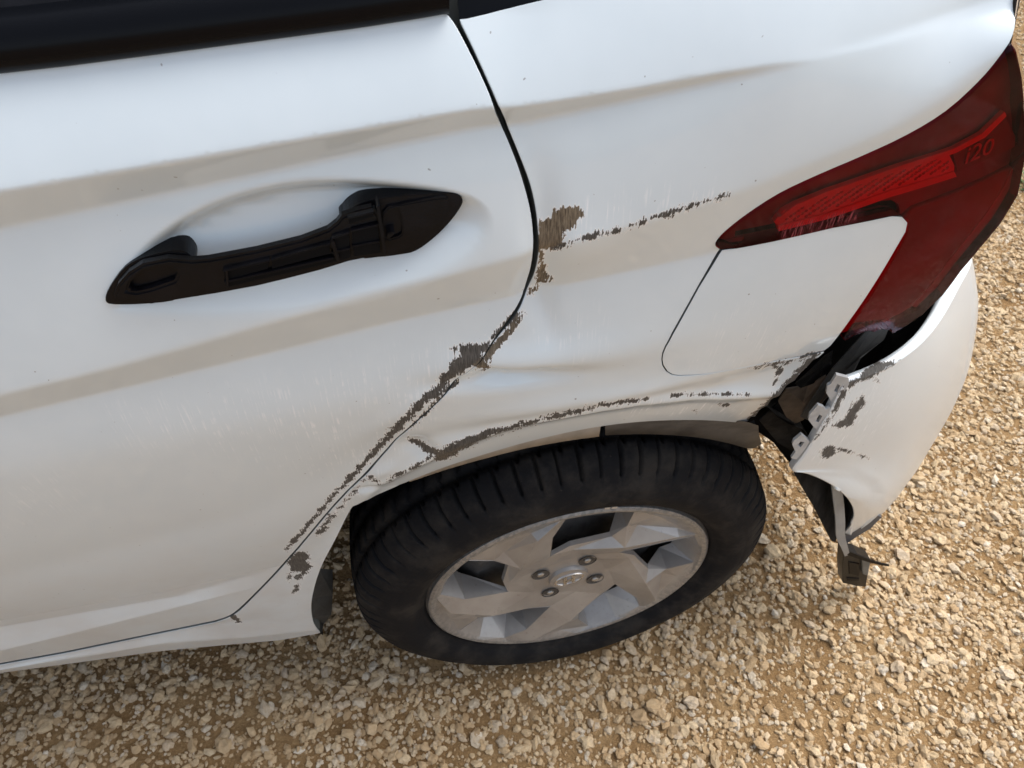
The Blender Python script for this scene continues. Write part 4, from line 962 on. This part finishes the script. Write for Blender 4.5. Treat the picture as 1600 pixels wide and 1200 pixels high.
# ------------------------------------------------------------------ ground
def soil_mat():
    m, t, b = new_mat('sandy_soil'); tc = t.nodes.new('ShaderNodeTexCoord').outputs['Object']
    n1 = noise(t, tc, 5, 4, .6); n2 = noise(t, tc, 90, 5, .7); n3 = noise(t, tc, 420, 3, .6)
    c = mixc(t, ramp(t, n1, .35, .65), (.26, .155, .068), (.36, .235, .115)); c = mixc(t, ramp(t, n2, .35, .7, 0, .7), c, (.17, .10, .045)); c = mixc(t, ramp(t, n3, .55, .7, 0, .6), c, (.50, .36, .20))
    t.links.new(c, b.inputs['Base Color']); b.inputs['Roughness'].default_value = .95; b.inputs['Specular IOR Level'].default_value = .1
    bp = t.nodes.new('ShaderNodeBump'); bp.inputs['Strength'].default_value = 1; bp.inputs['Distance'].default_value = .006
    t.links.new(math_n(t, 'ADD', n2, math_n(t, 'MULTIPLY', n3, .5)), bp.inputs['Height']); t.links.new(bp.outputs[0], b.inputs['Normal']); return m
def stone_mat():
    m, t, b = new_mat('limestone'); tint = attr(t, 'tint', 'INSTANCER').outputs['Fac']; tc = t.nodes.new('ShaderNodeTexCoord').outputs['Object']
    cr = t.nodes.new('ShaderNodeValToRGB'); t.links.new(tint, cr.inputs[0]); e = cr.color_ramp.elements
    e[0].position = 0; e[0].color = (.44, .30, .165, 1); e[1].position = 1; e[1].color = (.80, .73, .61, 1)
    for p_, c_ in ((.2, (.60, .435, .26)), (.45, (.68, .52, .325)), (.7, (.74, .59, .39)), (.86, (.66, .535, .39)), (.95, (.73, .63, .48))): x = e.new(p_); x.color = (*c_, 1)
    n2 = noise(t, tc, 2.2, 5, .7)
    c = mixc(t, ramp(t, n2, .3, .7, 0, .55), cr.outputs[0], (.48, .33, .18)); t.links.new(c, b.inputs['Base Color'])
    b.inputs['Roughness'].default_value = .9; b.inputs['Specular IOR Level'].default_value = .15
    bp = t.nodes.new('ShaderNodeBump'); bp.inputs['Strength'].default_value = .5; bp.inputs['Distance'].default_value = .06
    t.links.new(noise(t, tc, 7, 4, .65), bp.inputs['Height']); t.links.new(bp.outputs[0], b.inputs['Normal']); return m
SOIL, STONE = soil_mat(), stone_mat()
GZ = -.002
def lowfreq(x, y): return .004*np.sin(x*5.1+1.3*np.sin(y*3.3))+.004*np.sin(y*6.7+x*2.1)+.002*np.sin(x*13.1+y*9.7)
gx = np.concatenate([[-900, -200, -40, -12, -6], np.arange(-4, 4.01, .05), [6, 12, 40, 200, 900]]); gy = np.concatenate([[-900, -200, -40, -12, -5], np.arange(-3, 3.01, .05), [5, 12, 40, 200, 900]])
GXX, GYY = np.meshgrid(gx, gy, indexing='ij'); GH = np.where((np.abs(GXX) < 4.1) & (np.abs(GYY) < 3.1), lowfreq(GXX, GYY), 0)+GZ
ground = mesh_obj('ground', np.stack([GXX, GYY, GH], -1).reshape(-1, 3), [f[::-1] for f in grid_faces(len(gx), len(gy))], SOIL, None, smooth=True); ground['kind'] = 'structure'
def scatter(n, x0, x1, y0, y1): return RNG.uniform(x0, x1, n), RNG.uniform(y0, y1, n)
PX, PY, PS = [], [], []
def add(n, x0, x1, y0, y1, lo, hi, pw, clump=0.0):
    x, y = scatter(n, x0, x1, y0, y1); s = lo+(hi-lo)*RNG.random(n)**pw
    if clump:
        f = .5+.5*np.sin(x*7+2*np.sin(y*5))*np.sin(y*8+1.5*np.sin(x*6+1)); k = RNG.random(n) < (1-clump)+clump*f; x, y, s = x[k], y[k], s[k]
    PX.append(x); PY.append(y); PS.append(s)
add(80000, -1.3, 1.9, -.75, 1.0, .0020, .0046, 1.4, .3)
add(50000, -1.3, 1.9, -.75, 1.0, .0042, .0092, 1.8, .6)
add(1500, -1.3, 1.9, -.75, 1.0, .009, .0145, 2.2, .5)
add(40000, .15, 2.7, 1.0, 2.4, .0022, .0070, 1.5, .3)
add(40000, -2.3, 2.3, -1.6, -.75, .0022, .0080, 1.5, .3)
add(30000, -4, 4, -2.9, 2.9, .004, .010, 1.6, .4)
x = np.concatenate(PX); y = np.concatenate(PY); s = np.concatenate(PS)
keep = ~((np.abs(x) < .09) & (y > -.01) & (y < .19) & (s > .004)); x, y, s = x[keep], y[keep], s[keep]
z = lowfreq(x, y)+GZ+s*RNG.uniform(-.15, .45, len(s))
gm = bpy.data.meshes.new('gravel'); gm.vertices.add(len(x)); gm.vertices.foreach_set('co', np.stack([x, y, z], 1).astype(np.float32).ravel())
def ga(nm, ty, fld, val): a = gm.attributes.new(nm, ty, 'POINT'); a.data.foreach_set(fld, val)
N_ = len(x)
ga('rot', 'FLOAT_VECTOR', 'vector', RNG.uniform(-1, 1, (N_, 3)).astype(np.float32).ravel()*np.tile(np.array([.5, .5, 3.14], np.float32), N_))
ga('scl', 'FLOAT_VECTOR', 'vector', (s[:, None]*np.stack([RNG.uniform(.85, 1.45, N_), RNG.uniform(.7, 1.05, N_), RNG.uniform(.5, .85, N_)], 1)).astype(np.float32).ravel())
ga('var', 'INT', 'value', RNG.integers(0, 9, N_).astype(np.int32)); ga('tint', 'FLOAT', 'value', RNG.random(N_).astype(np.float32))
gm.update(); gravel = link(bpy.data.objects.new('gravel', gm)); gravel['kind'] = 'stuff'; gravel['label'] = 'pale crushed limestone gravel covering the ground under the car'; gravel['category'] = 'gravel'
gt = bpy.data.node_groups.new('gravel_nodes', 'GeometryNodeTree')
gt.interface.new_socket('Geometry', in_out='INPUT', socket_type='NodeSocketGeometry'); gt.interface.new_socket('Geometry', in_out='OUTPUT', socket_type='NodeSocketGeometry')
gi = gt.nodes.new('NodeGroupInput'); go = gt.nodes.new('NodeGroupOutput'); jn = gt.nodes.new('GeometryNodeGeometryToInstance')
gl_ = gt.links
for k in range(9):
    ico = gt.nodes.new('GeometryNodeMeshIcoSphere'); ico.inputs['Subdivisions'].default_value = 1+(k % 3 == 0); ico.inputs['Radius'].default_value = 1
    sp = gt.nodes.new('GeometryNodeSetPosition'); pos = gt.nodes.new('GeometryNodeInputPosition')
    wn = gt.nodes.new('ShaderNodeTexNoise'); wn.inputs['Scale'].default_value = 1.9; wn.inputs['Detail'].default_value = 1
    ad = gt.nodes.new('ShaderNodeVectorMath'); ad.operation = 'ADD'; ad.inputs[1].default_value = (k*7.3, k*3.1, k*1.7)
    gl_.new(pos.outputs[0], ad.inputs[0]); gl_.new(ad.outputs[0], wn.inputs['Vector'])
    mr = gt.nodes.new('ShaderNodeMapRange'); mr.inputs[1].default_value = .3; mr.inputs[2].default_value = .7; mr.inputs[3].default_value = .55; mr.inputs[4].default_value = 1.3
    gl_.new(wn.outputs[0], mr.inputs[0])
    sc_ = gt.nodes.new('ShaderNodeVectorMath'); sc_.operation = 'SCALE'; gl_.new(pos.outputs[0], sc_.inputs[0]); gl_.new(mr.outputs[0], sc_.inputs['Scale'])
    gl_.new(ico.outputs['Mesh'], sp.inputs['Geometry']); gl_.new(sc_.outputs[0], sp.inputs['Position'])
    sm = gt.nodes.new('GeometryNodeSetMaterial'); sm.inputs['Material'].default_value = STONE; gl_.new(sp.outputs[0], sm.inputs[0]); gl_.new(sm.outputs[0], jn.inputs[0])
iop = gt.nodes.new('GeometryNodeInstanceOnPoints'); iop.inputs['Pick Instance'].default_value = True
def na(nm, ty):
    n = gt.nodes.new('GeometryNodeInputNamedAttribute'); n.data_type = ty; n.inputs[0].default_value = nm; return n.outputs[0]
gl_.new(gi.outputs[0], iop.inputs['Points']); gl_.new(jn.outputs[0], iop.inputs['Instance']); gl_.new(na('var', 'INT'), iop.inputs['Instance Index'])
gl_.new(na('rot', 'FLOAT_VECTOR'), iop.inputs['Rotation']); gl_.new(na('scl', 'FLOAT_VECTOR'), iop.inputs['Scale']); gl_.new(iop.outputs[0], go.inputs[0])
md = gravel.modifiers.new('stones', 'NODES'); md.node_group = gt

# a small weed on the gravel behind the car
wc = at_z(1606, 292, .0); V = []; Fc = []
LEAF = plain('weed_leaf', (.07, .12, .03), .6, var=.4, vscale=60)
weed = link(bpy.data.objects.new('weed', None), None, label='small green weed growing in the gravel behind the tail light', category='weed'); weed.location = tuple(wc)
for k in range(26):
    a = random.uniform(0, 6.28); Ln = random.uniform(.02, .06); up = random.uniform(.3, 1.2); b0 = len(V); wv = .005; ox, oy = random.uniform(-.02, .02), random.uniform(-.02, .02)
    for t in (0, .35, .7, 1):
        wd = wv*math.sin(math.pi*(.15+.8*t)); cx, cy, cz = ox+math.cos(a)*Ln*t, oy+math.sin(a)*Ln*t, Ln*up*t*(1-.4*t)
        V += [(cx-math.sin(a)*wd, cy+math.cos(a)*wd, cz), (cx, cy, cz-.001), (cx+math.sin(a)*wd, cy-math.cos(a)*wd, cz)]
    for i in range(3):
        for j in range(2): q = b0+i*3+j; Fc.append((q, q+1, q+4, q+3))
mesh_obj('leaves', V, Fc, LEAF, weed)
